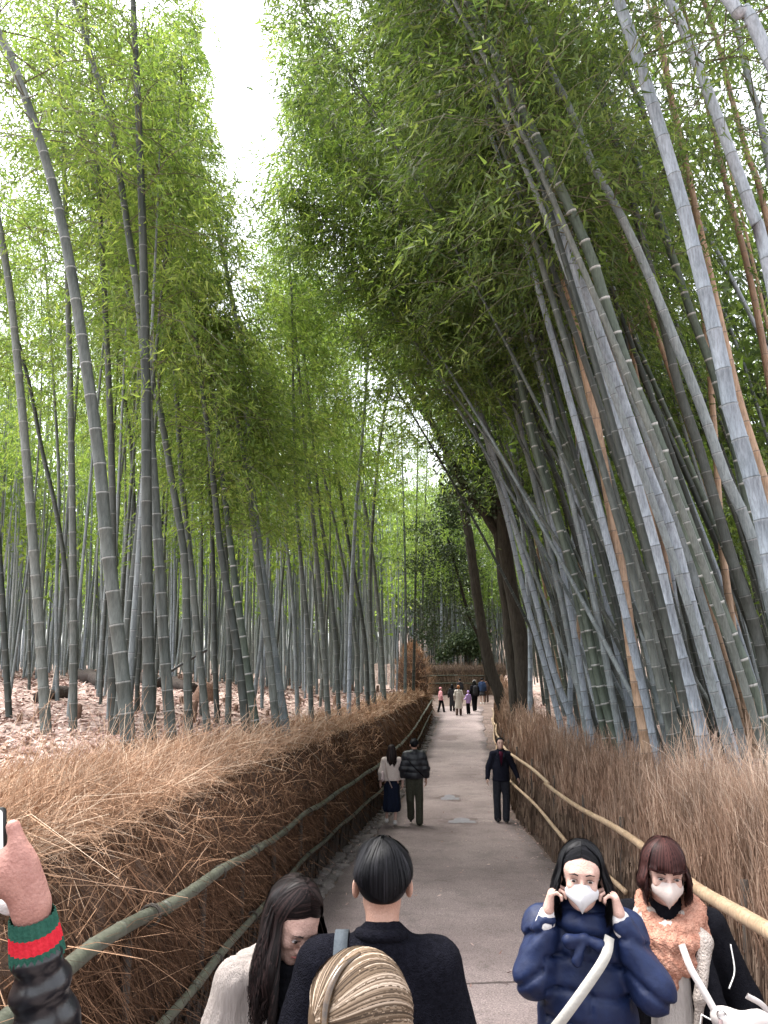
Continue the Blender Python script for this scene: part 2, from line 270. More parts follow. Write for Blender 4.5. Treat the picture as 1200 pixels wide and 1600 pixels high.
# ------------------------------------------------------------------ the ground: one sheet out to the horizon
def ground():
    ys = np.concatenate([[-300, -120, -40, -15], np.arange(-6, 30, .5), np.arange(30, 80, 1.), [84, 90, 100, 120, 160, 240, 400, 800]])
    offL = np.array([900, 400, 160, 80, 50, 35, 26, 20, 16, 13, 10.5, 8.5, 7, 5.8, 4.8, 4, 3.3, 2.7, 2.2, 1.8, 1.4, 1.1, .8])
    V = []; rows = []
    for y in ys:
        a, b = float(fL(y)), float(fR(y)); z = float(fP(y))
        rise = min(1, max(0, (y - 74) / 8.)) if y > 0 else 0
        X = list(a - offL) + [a - .6, a - .1] + list(np.linspace(a + .1, b - .1, 7)) + [b + .1, b + .6] + list(b + offL[::-1])
        X = np.array(X); n = len(X); zL = terL(X, np.full(n, y)); zR = terR(X, np.full(n, y)); Z = np.full(n, z)
        nl = len(offL) + 1; Z[:nl] = zL[:nl]; Z[-nl:] = zR[-nl:]
        if rise: Z = Z * (1 - rise) + np.where(X < (a + b) / 2, zL, zR) * rise
        Z[len(offL) + 9] += .1 * (y < 50)
        V.append(np.stack([X, np.full(n, y), Z], -1))
    V = np.array(V); m, n, _ = V.shape; i = np.arange(m - 1)[:, None] * n; j = np.arange(n - 1)[None]
    F = np.stack([i + j, i + j + 1, i + n + j + 1, i + n + j], -1).reshape(-1, 4)
    o = mk('ground', V.reshape(-1, 3), F, M_ground); tag(o, kind='structure'); o.data.materials.append(M_dirt)
    c = len(offL); jj = np.tile(np.arange(n - 1), m - 1); o.data.polygons.foreach_set('material_index', ((jj >= c) & (jj <= n - c - 2)).astype(np.int32))
ground()
def roadstrip(name, y0, y1, fa, fb, dz, mat, step=.4, nx=9):
    ys = np.arange(y0, y1 + 1e-6, step); V = []; U = []
    for y in ys:
        for t in np.linspace(0, 1, nx):
            x = fa(y) * (1 - t) + fb(y) * t; V.append((x, y, float(fP(y)) + dz + .02 * (1 - (2 * t - 1) ** 2))); U.append((t, y / 3))
    m = len(ys); i = np.arange(m - 1)[:, None] * nx; j = np.arange(nx - 1)[None]
    return mk(name, V, np.stack([i + j, i + j + 1, i + nx + j + 1, i + nx + j], -1).reshape(-1, 4), mat, uv=U)
wob = lambda y: .05 * math.sin(y * 1.3) + .04 * math.sin(y * 3.1 + 1) + .02 * math.sin(y * 7.7)
aL = lambda y: float(fL(y)) + .44 + .5 * wob(y)
aR = lambda y: float(fR(y)) - I(y, [(0, .02), (12, -.04), (30, .3), (50, .8)]) + wob(y + 9)
path = roadstrip('path', -6, 52.5, aL, aR, .03, M_asph); tag(path, kind='structure')
def patch(cx, cy_, rx, ry, mat, seed, dz):
    r = np.random.default_rng(seed); a = np.linspace(0, 2 * PI, 25)[:-1]; k = 1 + .22 * np.sin(a * 3 + r.uniform(0, 6)) + .1 * r.normal(size=24)
    P = [(cx + rx * k[i] * math.cos(a[i]), cy_ + ry * k[i] * math.sin(a[i])) for i in range(24)]
    def z(x, y):
        l, rr = aL(y), aR(y); t = (x - l) / (rr - l); return float(fP(y)) + .03 + .02 * (1 - (2 * t - 1) ** 2) + dz
    V = [(cx, cy_, z(cx, cy_))]
    for q in (.5, 1.): V += [(cx + (x - cx) * q, cy_ + (y - cy_) * q, z(cx + (x - cx) * q, cy_ + (y - cy_) * q)) for x, y in P]
    F = [(0, 1 + i, 1 + (i + 1) % 24) for i in range(24)] + [(1 + i, 25 + i, 25 + (i + 1) % 24, 1 + (i + 1) % 24) for i in range(24)]
    return mk('path_patch', V, F, mat)
M_patch = MAT('patch_asphalt', (.16, .155, .17), (.22, .21, .225), 6, .7, .3, fine=.15)
M_patchd = MAT('patch_rim', (.12, .09, .085), (.17, .13, .125), 6, .85, .3, fine=.2)
for x, y, s, rx, ry in ((722, 1292, 72, .28, .3), (703, 1252, 61, .22, .38)):
    p = W(x, y, s); tag(patch(p[0], p[1], rx * 1.45, ry * 1.35, M_patchd, 5, .004), kind='structure'); tag(patch(p[0], p[1], rx, ry, M_patch, 6, .009), kind='structure')
p = W(697, 1152, 35); tag(patch(p[0], p[1], .6, .9, M_patchd, 9, .004), kind='structure')

M_seam = MAT('seam_tar', (.05, .04, .038), (.11, .085, .08), 9, .9)
for (x0, y0), (x1, y1), s0 in (((655, 1284), (770, 1283), 71), ((560, 1533), (905, 1537), 178), ((675, 1212), (745, 1207), 49)):
    A, B = W(x0, y0, s0), W(x1, y1, s0); V = []; N_ = 26; r = np.random.default_rng(int(y0))
    for i in range(N_):
        t = i / (N_ - 1); x = A[0] * (1 - t) + B[0] * t; y_ = A[1] + .05 * math.sin(t * 9) + r.normal(0, .012); l, rr = aL(y_), aR(y_); q = (x - l) / (rr - l); z = float(fP(y_)) + .034 + .02 * (1 - (2 * q - 1) ** 2); w_ = .012 + .01 * r.random(); V += [(x, y_ - w_, z), (x, y_ + w_, z)]
    tag(mk('path_seam', V, [(2 * i, 2 * i + 2, 2 * i + 3, 2 * i + 1) for i in range(N_ - 1)], M_seam), kind='structure')

# stone edging on the left side of the path
edg = empty('stone_edging'); tag(edg, kind='structure')
protos = []
for k in range(6):
    r = np.random.default_rng(40 + k); a = np.arange(7) / 7 * 2 * PI; rr = 1 + .18 * r.normal(size=7)
    top = np.stack([np.cos(a) * rr * .5, np.sin(a) * rr * .5, .5 + .1 * r.normal(size=7)], -1); mid = top * [1.12, 1.12, 0] + [0, 0, .2]; bot = top * [1.1, 1.1, 0] + [0, 0, -.6]
    V = np.vstack([top, mid, bot, [[0, 0, .62]]]); F = [(i, i + 7, (i + 1) % 7 + 7, (i + 1) % 7) for i in range(7)] + [(i + 7, i + 14, (i + 1) % 7 + 14, (i + 1) % 7 + 7) for i in range(7)] + [(i, (i + 1) % 7, 21) for i in range(7)]
    protos.append(mk('stone', V, F, M_stone, coll=False))
y = 2.6; k = 0
while y < 46:
    for off in ((.14, .33) if y < 22 else (.25,)):
        pr = protos[rng.integers(6)]; o = pr.copy(); COL.objects.link(o); o.parent = edg
        sx = rng.uniform(.15, .22) if y < 22 else .3; sy = rng.uniform(.2, .3)
        o.location = (float(fL(y)) + off + rng.uniform(-.02, .02), y + rng.uniform(-.03, .03), float(fP(y)) + rng.uniform(-.01, .02)); o.scale = (sx, sy, .09); o.rotation_euler = (rng.uniform(-.12, .12), rng.uniform(-.12, .12), rng.uniform(-.3, .3))
        k += 1
    y += rng.uniform(.26, .34) if y < 30 else .5

# fallen leaves on the grove floor and along the path edges
def litter():
    n = 42000; d = rng.uniform(0, 1, n) ** 1.6 * 38 + 4; x = np.where(rng.random(n) < .75, fL(d) - .9 - rng.uniform(0, 1, n) * (d * .62 + 2), fR(d) + 1 + rng.uniform(0, 1, n) * d * .5)
    left = x < 2.2; z = np.where(x < fL(d), terL(x, d), terR(x, d)) + .025
    n2 = 2200; y2 = rng.uniform(3, 45, n2); sd = rng.random(n2) < .35; x2 = np.where(sd, fL(y2) + np.abs(rng.normal(0, .18, n2)) + .1, fR(y2) - .05 - np.abs(rng.normal(0, .3, n2))); z2 = fP(y2) + .065 + np.where(sd, 0, .06)
    x = np.r_[x, x2]; d = np.r_[d, y2]; z = np.r_[z, z2]; n += n2; mid_ = np.arange(n) >= n - 420; yy_ = d[mid_]; L0 = fL(yy_) + .5; R0 = fR(yy_) - .4; tq = rng.random(420); x[mid_] = L0 + (R0 - L0) * tq; z[mid_] = fP(yy_) + .034 + .02 * (1 - (2 * tq - 1) ** 2) + .008
    a = rng.uniform(0, 2 * PI, n); ln = rng.uniform(.035, .075, n) * np.where(np.arange(n) < n - n2, 1 + d / 18, .55); w = ln * .22
    D = np.stack([np.cos(a), np.sin(a), rng.normal(0, .25, n)], -1); S = np.stack([-np.sin(a), np.cos(a), rng.normal(0, .35, n)], -1); P = np.stack([x, d, z], -1)
    V = np.stack([P - D * ln[:, None], P - S * w[:, None], P + D * ln[:, None], P + S * w[:, None]], 1).reshape(-1, 3)
    u = np.repeat(rng.random(n), 4); o = mk('leaf_litter', V, np.arange(n * 4).reshape(-1, 4), M_litter, uv=np.stack([u, u], -1), smooth=False); tag(o, 'pale fallen bamboo leaves strewn over the grove floor', 'leaves', kind='stuff')
litter()

# ------------------------------------------------------------------ brush fences
def resample(P, n):
    P = np.asarray(P, float); s = np.r_[0, np.cumsum(np.linalg.norm(np.diff(P, axis=0), axis=1))]; t = np.linspace(0, s[-1], n); return np.stack([np.interp(t, s, P[:, i]) for i in range(3)], -1)
def pole(name, P, r0, r1, mat, parent, node=.33, sides=9, seed=0):
    r = np.random.default_rng(seed); P = np.asarray(P, float); L_ = np.linalg.norm(np.diff(P, axis=0), axis=1).sum(); nn = max(2, int(L_ / node)); Q = resample(P, 400); s = np.linspace(0, 1, 400)
    ts, rs, vs = [], [], []
    for k in range(nn + 1):
        t = k / nn
        for dt, kr, dv in ((-.02, 1, -.1), (-.006, 1.06, -.02), (0, 1.1, 0.001), (.006, 1.02, .03)):
            tt = t + dt / L_ * 1.2
            if 0 <= tt <= 1: ts.append(tt); rs.append(kr); vs.append(k + dv)
    ts = np.array(ts); PP = np.stack([np.interp(ts, s, Q[:, i]) for i in range(3)], -1); rad = (r0 + (r1 - r0) * ts) * np.array(rs)
    V, F = tube(PP, rad, sides); vs = np.array(vs); uv = np.stack([np.tile(np.arange(sides) / sides, len(ts)), np.repeat(vs, sides)], -1); uv = np.vstack([uv, [[.5, vs[0] + .3], [.5, vs[-1] + .3]]])
    return mk(name, V, F, mat, parent, uv=uv)
def core(name, ys, fx, sgn, zb, zt, prof, mat, parent, seed):
    V = []; m = len(prof)
    for y in ys:
        b, t = float(zb(y)), float(zt(y)); x0 = float(fx(y))
        for o, h in prof: V.append((x0 + sgn * o, y, b + (t - b) * h))
    V = np.array(V); nz = sn(V, 6, seed) * .04 + sn(V, 17, seed + 1) * .02; V[:, 0] += nz * 1.2; V[:, 2] += np.where(np.tile([h for _, h in prof], len(ys)) > .5, nz * 1.4, 0)
    i = np.arange(len(ys) - 1)[:, None] * m; j = np.arange(m - 1)[None]; F = np.stack([i + j, i + m + j, i + m + j + 1, i + j + 1], -1).reshape(-1, 4)
    return mk(name, V, F, mat, parent)
def strands(name, P0, D, ln, w, mat, parent, u, bend, m=3, tipk=.35):
    n = len(P0); t = np.linspace(0, 1, m)[None, :, None]
    PP = P0[:, None] + D[:, None] * (ln[:, None, None] * t) + bend[:, None] * (ln[:, None, None] * t ** 2)
    PP[:, 1:] += rng.normal(0, 1, (n, m - 1, 3)) * (ln * .045)[:, None, None]
    view = -P0 / np.linalg.norm(P0, axis=1)[:, None]; view = view + rng.normal(0, .5, view.shape); side = np.cross(D, view); side /= np.linalg.norm(side, axis=1)[:, None] + 1e-9
    WW = w[:, None] * (1 - (1 - tipk) * np.linspace(0, 1, m)[None]); V, F = ribbons(PP, WW, side)
    uv = np.stack([np.repeat(u, 2 * m), np.tile(np.repeat(np.linspace(0, 1, m), 2), n)], -1); o = mk(name, V, F, mat, parent, uv=uv, smooth=False); tag(o, kind='stuff'); return o
def profpt(prof, q):                 # point and outward normal along the profile, q in 0..1 (array)
    p = np.array(prof, float); s = np.r_[0, np.cumsum(np.hypot(*np.diff(p, axis=0).T))]; s /= s[-1]
    o = np.interp(q, s, p[:, 0]); h = np.interp(q, s, p[:, 1]); o2 = np.interp(np.minimum(q + .03, 1), s, p[:, 0]); h2 = np.interp(np.minimum(q + .03, 1), s, p[:, 1]); o1 = np.interp(q - .03, s, p[:, 0]); h1 = np.interp(q - .03, s, p[:, 1])
    return o, h, -(h2 - h1), (o2 - o1)
def ydist(n, a, b):                  # denser near the camera
    u = rng.random(n); return a * (b / a) ** u

# left: tawny brush bulging over two green poles
fl = empty('brush_fence', (float(fL(8)), 8, float(fP(8)))); FLM = Matrix.Translation(fl.location).inverted()
def under(o, root):
    o.matrix_parent_inverse = root.matrix_world.inverted() if False else Matrix.Translation(root.location).inverted(); return o
tag(fl, 'long tawny brush fence with two green bamboo rails along the left of the path', 'fence')
profL = [(.04, -.02), (.05, .25), (.05, .5), (.02, .6), (.0, .66), (.06, .75), (.17, .84), (.32, .91), (.52, .965), (.75, 1.0), (1.0, .97), (1.15, .8), (1.2, .3)]
YL = np.arange(1.2, 50.2, .22)
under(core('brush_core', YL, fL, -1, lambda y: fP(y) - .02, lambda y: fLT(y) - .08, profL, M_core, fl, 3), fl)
def brush_left(n, q0, q1, y0, y1, lmin, lmax, mat, down=False, name='brush', wk=1.0, bright=0.):
    y = ydist(n, y0, y1); q = rng.uniform(q0, q1, n); o, h, no, nh = profpt(profL, q); zb, zt = fP(y), fLT(y) - .08
    P = np.stack([fL(y) - o, y, zb + (zt - zb) * h], -1); P[:, 0] += sn(P, 6, 3) * .05; P[:, 2] += sn(P, 5, 8) * .05 * (h > .5)
    nrm = np.stack([-no, 0 * y, nh], -1); nrm /= np.linalg.norm(nrm, axis=1)[:, None] + 1e-9
    cl = sn(P, 3.5, 11)
    if not down: P += (nrm * (.2 * rng.random(n) ** 1.4 * np.clip((h - .6) * 8, 0, 1))[:, None]) if True else 0
    if down: D = np.stack([.25 + 0 * y, rng.normal(0, .3, n), -1 + 0 * y], -1) + nrm * .15
    else: D = nrm * .5 + np.array([.05, .0, .8]) + rng.normal(0, .7, (n, 3)) + np.stack([.3 * cl, .8 * cl, .2 * cl], -1)
    D /= np.linalg.norm(D, axis=1)[:, None]; ln = rng.uniform(lmin, lmax, n) * np.where(y < 12, 1, .95)
    bend = rng.normal(0, .3, (n, 3)) + (np.array([.08, 0, -.45]) if not down else np.array([.05, 0, 0]))
    w = (.0014 + .0011 * rng.random(n)) * wk * np.maximum(1, y / 5.5); P = P - D * (ln * .25)[:, None]
    under(strands(name, P, D, ln, w, mat, fl, np.clip(rng.beta(2, 2, n) + bright + .14 * cl + (0 if down else 1) * np.clip((h - .8) * .5, -.1, .08), 0, 1), bend), fl)  # upper strands coloured lighter: top-to-rail shading put into the blade colour
brush_left(43000, .42, .97, 1.6, 48, .14, .42, M_brushL)
brush_left(29000, .42, .98, 2.0, 9, .12, .4, M_brushL)
brush_left(5000, .46, .85, 1.6, 18, .4, .75, M_brushL, wk=1.1, bright=.18)
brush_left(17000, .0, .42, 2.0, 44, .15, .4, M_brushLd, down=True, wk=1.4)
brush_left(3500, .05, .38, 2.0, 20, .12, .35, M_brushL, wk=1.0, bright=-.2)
def along(f, ys, off, zf): ys = np.asarray(ys, float); return np.stack([f(ys) + off, ys, [float(zf(v)) for v in ys]], -1)
zLu = lambda y: I(y, [(1, -1.0), (2.9, -1.08), (3.48, -1.11), (4.3, -1.22), (5.68, -1.4), (9.2, -1.86), (13.6, -2.07), (19.4, -2.13), (30, -1.98), (46, -1.35)])
zLl = lambda y: zLu(y) - .6
for zf, cuts, r in ((zLu, [1.2, 4.7, 8.3, 12.5, 17.5, 23, 29, 36, 44], .037), (zLl, [1.6, 5.6, 10.2, 15, 20.5, 27, 34, 44], .032)):
    for k in range(len(cuts) - 1):
        ys = np.linspace(cuts[k] - .15, cuts[k + 1] + .15, 14); P = along(fL, ys, .11 + .015 * (k % 2), lambda v: zf(v) + .012 * math.sin(v * 2.1 + k) + (.006 if k % 2 else 0)); under(pole('rail', P, r, r * .86, C['rail'], fl, seed=k), fl)
M_dark = MAT('post_wood', (.03, .024, .02), (.07, .055, .045), 12, .9, .5, (1, 1, .2))
for y in np.arange(2.4, 44, 1.9):
    x = float(fL(y)); z0 = float(fP(y)); V, F = tube([(x + .0, y, z0 - .2), (x + .0, y, float(zLu(y)) - .03)], [.035, .03], 7); under(mk('post', V, F, M_dark, fl), fl)
M_tie = MAT('tie_cord', (.03, .025, .02), (.07, .06, .05), 30)
for zf in (zLu, zLl):
    for y in np.arange(2.4, 24, 1.9):
        x = float(fL(y)) + .115; a = np.linspace(0, 2 * PI, 13); parts = []
        for dy in (-.012, .012): parts.append(tube(np.stack([x + .052 * np.cos(a), y + dy + 0 * a, float(zf(y)) + .05 * np.sin(a)], -1), .006, 4, cap=False))
        under(mk('tie', *joinq(parts), M_tie, fl), fl)
# short dark stakes under the lower rail
nS = 900; y = ydist(nS, 2, 40); x = fL(y) + rng.uniform(.0, .06, nS); z0 = fP(y) - .03; hh = rng.uniform(.25, .5, nS)
PP = np.stack([np.stack([x, y, z0], -1), np.stack([x + rng.normal(0, .02, nS), y + rng.normal(0, .03, nS), z0 + hh], -1)], 1); V, F = tubes(PP, np.full((nS, 2), .014) * np.maximum(1, y / 9)[:, None], 4)
o = mk('stake', V, F, M_dark, fl); tag(o, kind='stuff'); under(o, fl)

# right: grey brown brooms, packed upright, two tan poles
fr = empty('brush_fence', (float(fR(8)), 8, float(fP(8)))); tag(fr, 'grey-brown upright broom fence with two tan bamboo rails along the right of the path', 'fence')
profR = [(-.02, .0), (.03, .3), (.08, .5), (.12, .66), (.18, .85), (.3, .95), (.55, .97), (.85, .9), (1.0, .5), (1.05, .2)]
YR = np.arange(1.2, 63, .25); zRb = lambda y: fP(y) + I(y, [(0, .06), (8, .08), (40, .1)])
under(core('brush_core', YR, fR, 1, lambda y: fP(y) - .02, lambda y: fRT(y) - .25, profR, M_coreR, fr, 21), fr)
zRu = lambda y: I(y, [(1, -1.0), (4.38, -1.27), (5.9, -1.46), (8.6, -1.71), (11, -1.84), (13.8, -1.86), (17.75, -1.77), (25, -1.83), (32, -1.75), (40, -1.5)])
zRl = lambda y: zRu(y) - I(y, [(0, .62), (30, .6), (40, .62)])
def sticks(n, y0, y1, hlo, hhi, lmin, lmax, w0, mat, m=3, fan=.12, off=.0, name='brush', bright=0.0, lean=.12):
    y = ydist(n, y0, y1); h = rng.uniform(hlo, hhi, n); zb, zt = zRb(y), fRT(y); o = np.interp(h, [0, .5, 1], [0, .07, .25]) + off + rng.uniform(-.03, .05, n)
    P = np.stack([fR(y) + o, y, zb + (zt - zb) * h], -1); cl = sn(P * [1, 1, .3], 5, 31)
    D = np.stack([.08 + .5 * fan * rng.normal(size=n) + .1 * cl - .04, -lean + fan * rng.normal(size=n) + .12 * cl, np.ones(n)], -1); D /= np.linalg.norm(D, axis=1)[:, None]; ln = rng.uniform(lmin, lmax, n)
    w = w0 * (.7 + .7 * rng.random(n)) * np.maximum(1, y / 6)
    under(strands(name, P, D, ln, w, mat, fr, np.clip(rng.beta(1.8, 2, n) + .15 * cl + bright, 0, 1), rng.normal(0, fan * .5, (n, 3)), m=m, tipk=.5), fr)
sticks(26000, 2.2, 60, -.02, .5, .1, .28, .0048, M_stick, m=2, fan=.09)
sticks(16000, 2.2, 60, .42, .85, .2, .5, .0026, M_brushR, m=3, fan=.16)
sticks(16000, 2.2, 62, .6, .95, .25, .6, .0017, M_brushR, m=3, fan=.24, off=.12, bright=.05)
sticks(7000, 2.2, 62, .7, .98, .25, .55, .0017, M_brushR, m=3, fan=.3, off=.45, bright=.05)
sticks(2600, 3.6, 8.0, .6, 1.0, .35, .8, .0016, M_brushR, m=5, fan=.3, off=.1, bright=.4)
for zf, cuts, r, rr in ((zRu, [1.3, 13.6, 20.5, 27.5, 36], .047, .03), (zRl, [9.0, 12.2, 19.5, 27, 38], .028, .03)):
    for k in range(len(cuts) - 1):
        big = r if k == 0 else rr; ys = np.linspace(cuts[k] - (.0 if k else 0), cuts[k + 1] + .25, 16)
        P = along(fR, ys, -.09 - .03 * (k % 2), lambda v: zf(v) + .02 * math.sin(v * .9 + k) + (.015 if k % 2 else 0)); P[:, 0] += .03 * np.sin(ys * .8 + k * 2)
        under(pole('rail', P, big, big * (.62 if k == 0 else .85), C['railtan'], fr, node=.42, seed=90 + k), fr)
for y in np.arange(3, 40, 2.2):
    x = float(fR(y)) + .02; V, F = tube([(x, y, float(fP(y)) - .1), (x + .05, y, float(zRu(y)) + .1)], [.03, .028], 7); under(mk('post', V, F, M_dark, fr), fr)

# far fence closing the view where the path turns
ff = empty('brush_fence', (5.5, 64, -1.8)); tag(ff, 'dark brush fence crossing behind the far group where the path turns', 'fence')
xs = np.arange(1.0, 10.2, .25); V = []
profF = [(0, -2.0), (0, -1.2), (.02, -.3), (-.1, .1), (.1, .45), (.5, .55), (.9, .3), (1, -1)]
fy = lambda x: 64 + .25 * np.abs(np.asarray(x) - 6) * .6
for x in xs:
    for o, h in profF: V.append((x, float(fy(x)) + o, h))
V = np.array(V); V += (sn(V, 6, 5) * .05)[:, None] * [0, 1, 1]; m = len(profF); i = np.arange(len(xs) - 1)[:, None] * m; j = np.arange(m - 1)[None]
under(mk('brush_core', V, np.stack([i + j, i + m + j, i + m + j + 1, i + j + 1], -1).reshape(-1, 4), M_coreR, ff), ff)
n = 9000; x = rng.uniform(1, 10, n); h = rng.uniform(-1.9, .45, n); up = h > -.25; P = np.stack([x, fy(x) - .03 + np.where(h > 0, rng.uniform(-.05, .8, n), rng.uniform(-.05, 0, n)), h], -1)
D = np.stack([rng.normal(0, .25, n) * np.where(up, 1, .25), rng.normal(-.1, .2, n) * up, np.ones(n)], -1); D /= np.linalg.norm(D, axis=1)[:, None]
under(strands('brush', P, D, rng.uniform(.2, .5, n), np.full(n, .012), M_stick, ff, rng.random(n), rng.normal(0, .1, (n, 3)), m=3), ff)
for z in (-.31, -.92):
    for a, b in ((1.2, 5.9), (5.7, 9.6)): under(pole('rail', [(a, float(fy(a)) - .1, z + .04), ((a + b) / 2, float(fy((a + b) / 2)) - .12, z), (b, float(fy(b)) - .1, z + .05)], .05, .042, C['rail'], ff, node=.5), ff)

# tall tuft of brush at the far end of the left fence
tf = empty('brush_fence', (1.6, 44, -.8)); tag(tf, 'short tall tuft of tawny brush fence rising at the far end beside the left grove', 'fence')
Vt = []; nu, nv = 22, 12
tc_ = np.array([1.55, 43.5, -.9])
for b_ in range(nv):
    for a_ in range(nu):
        th, ph = 2 * PI * a_ / nu, PI * b_ / (nv - 1); Vt.append(tc_ + np.array([.85 * math.sin(ph) * math.cos(th), 1.9 * math.sin(ph) * math.sin(th), -2.15 * math.cos(ph) if math.cos(ph) < 0 else -1.0 * math.cos(ph)]))
Vt = np.array(Vt); Vt += (sn(Vt, 4, 77) * .12)[:, None] * [1, 1, 1]
F = [(b_ * nu + a_, b_ * nu + (a_ + 1) % nu, (b_ + 1) * nu + (a_ + 1) % nu, (b_ + 1) * nu + a_) for b_ in range(nv - 1) for a_ in range(nu)]
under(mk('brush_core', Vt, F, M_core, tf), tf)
n = 5000; k = rng.integers(0, len(Vt), n); P = Vt[k] + rng.normal(0, .12, (n, 3)); D = (P - tc_) * [.8, .4, .5] + [0, 0, .5] + rng.normal(0, .45, (n, 3)); D /= np.linalg.norm(D, axis=1)[:, None]
under(strands('brush', P, D, rng.uniform(.2, .5, n), np.full(n, .009), M_brushL, tf, np.clip(rng.beta(2, 2, n), 0, 1), rng.normal(0, .3, (n, 3)) + [0, 0, -.3], m=3), tf)

# ------------------------------------------------------------------ bamboo
SKY = np.array([(305, -80), (318, 30), (312, 70), (336, 120), (330, 170), (350, 235), (358, 275), (372, 240), (390, 170), (384, 120), (412, 60), (404, 20), (440, -80)])
def in_sky(P, grow=0):
    x, y = proj(P); inside = np.zeros(x.shape, bool); q = SKY.copy()
    c = q.mean(0); q = c + (q - c) * (1 + grow); j = len(q) - 1
    for i in range(len(q)):
        xi, yi = q[i]; xj, yj = q[j]; inside ^= ((yi > y) != (yj > y)) & (x < (xj - xi) * (y - yi) / (yj - yi + 1e-9) + xi); j = i
    return inside & (P[..., 1] > 0)
def culm_mesh(P, r0, node0=.24, node1=.36, sides=9, seed=0, rtop=.18):
    rr = np.random.default_rng(seed); P = np.asarray(P, float); Q = resample(P, 300); Lt = np.linalg.norm(np.diff(P, axis=0), axis=1).sum(); s = np.linspace(0, Lt, 300)
    pos, t = [], .12
    while t < Lt - .1: pos.append(t); t += (node0 + (node1 - node0) * min(1, t / 4)) * rr.uniform(.84, 1.16)
    ts, vs, ks = [0.], [-.5], [1.05]
    for k, p in enumerate(pos):
        r = 1
        for dt, kr, dv in ((-.018, 1., -.06), (.0, 1.09, .0), (.016, .99, .05)): ts.append(p + dt); vs.append(k + dv); ks.append(kr)
    ts.append(Lt); vs.append(len(pos) - .5); ks.append(1.); ts = np.array(ts); f = ts / Lt
    rad = r0 * (1 - (1 - rtop) * f ** 1.15) * (1 + .12 * np.exp(-ts / .4)) * np.array(ks)
    PP = np.stack([np.interp(ts, s, Q[:, i]) for i in range(3)], -1); V, F = tube(PP, rad, sides, cap=False)
    return V, F, np.stack([np.tile(np.arange(sides) / sides, len(ts)), np.repeat(vs, sides)], -1)
def crown_mesh(P, t0, nb, L_, per=6, spr=7, leaf=.13, seed=0, sky=False, twigs=True, droop=1.0):
    r = np.random.default_rng(seed); Q = resample(P, 200); t = t0 + (1 - t0) * r.random(nb) ** .85; idx = (t * 199).astype(int); O = Q[idx]
    az = r.uniform(0, 2 * PI, nb); ll = L_ * r.uniform(.55, 1.1, nb) * (1.15 - .75 * ((t - t0) / (1 - t0)) ** 1.5)
    H = np.stack([np.cos(az), np.sin(az), 0 * az], -1); up = r.uniform(.25, .75, nb); dr = r.uniform(.5, 1.0, nb) * droop
    pt = lambda s: O[:, None] + H[:, None] * (ll[:, None] * s)[..., None] + np.array([0, 0, 1.]) * (ll[:, None] * (up[:, None] * s - dr[:, None] * s ** 2))[..., None]
    s = np.clip(r.uniform(.25, 1.05, (nb, per)), 0, 1.05); C0 = pt(s) + r.normal(0, .06 * L_, (nb, per, 3)); 
    S = C0[:, :, None] + r.normal(0, .1, (nb, per, spr, 3)) * np.array([1, 1, .75]) * (leaf / .13) ** .7
    base = np.repeat(np.repeat(H[:, None], per, 1)[:, :, None], spr, 2); D = base * .55 + r.normal(0, .55, S.shape) + np.array([0, 0, -.45]); D /= np.linalg.norm(D, axis=-1)[..., None]
    S = S.reshape(-1, 3); D = D.reshape(-1, 3); hue = np.repeat(np.clip(r.beta(2, 2, nb * per), 0, 1), spr)
    if sky:
        keep = ~in_sky(S) | (np.sin(S[:, 0] * 5 + S[:, 2] * 4 + 2 * np.sin(S[:, 2] * 2.3)) > .93) & (r.random(len(S)) < .45); S, D, hue = S[keep], D[keep], hue[keep]
    n = len(S); ln = leaf * r.uniform(.7, 1.25, n); w = ln * .115; sd = np.cross(D, r.normal(size=(n, 3))); sd /= np.linalg.norm(sd, axis=1)[:, None] + 1e-9
    w = w * .92; V = np.stack([S - sd * w[:, None], S + sd * w[:, None], S + D * ln[:, None] + np.array([0, 0, -.12]) * ln[:, None]], 1).reshape(-1, 3)
    u = np.clip(hue + r.normal(0, .12, n), 0, 1); uv = np.repeat(np.stack([u, u], -1), 3, 0); F = np.arange(n * 3).reshape(-1, 3)
    tw = None
    if twigs:
        ss = np.linspace(0, 1, 4)[None].repeat(nb, 0); PP = pt(ss); kp = ~in_sky(PP[:, 2]) if sky else np.ones(nb, bool); kp &= r.random(nb) < .7; PP = PP[kp]; tw = tubes(PP, np.linspace(.009, .002, 4)[None].repeat(len(PP), 0), 3)
    return V, F, uv, tw
def spline(P, n=60):                 # Catmull-Rom through the points
    P = np.asarray(P, float); Q = np.vstack([2 * P[0] - P[1], P, 2 * P[-1] - P[-2]]); out = []
    for i in range(1, len(Q) - 2):
        for t in np.linspace(0, 1, 12, endpoint=False):
            a, b, c, d = Q[i - 1], Q[i], Q[i + 1], Q[i + 2]; out.append(.5 * (2 * b + (c - a) * t + (2 * a - 5 * b + 4 * c - d) * t * t + (3 * b - a - 3 * c + d) * t ** 3))
    out.append(P[-1]); return np.array(out)
def extend(P, H, arch):              # carry a culm on to its full length, arching over
    P = list(P); L0 = np.linalg.norm(np.diff(P, axis=0), axis=1).sum(); d = P[-1] - P[-5 if len(P) > 5 else 0]; d = d / np.linalg.norm(d)
    step = .4; hz = np.array(arch, float)
    while L0 < H: d = d + hz * step * .03; d /= np.linalg.norm(d); P.append(P[-1] + d * step); L0 += step
    return np.array(P)
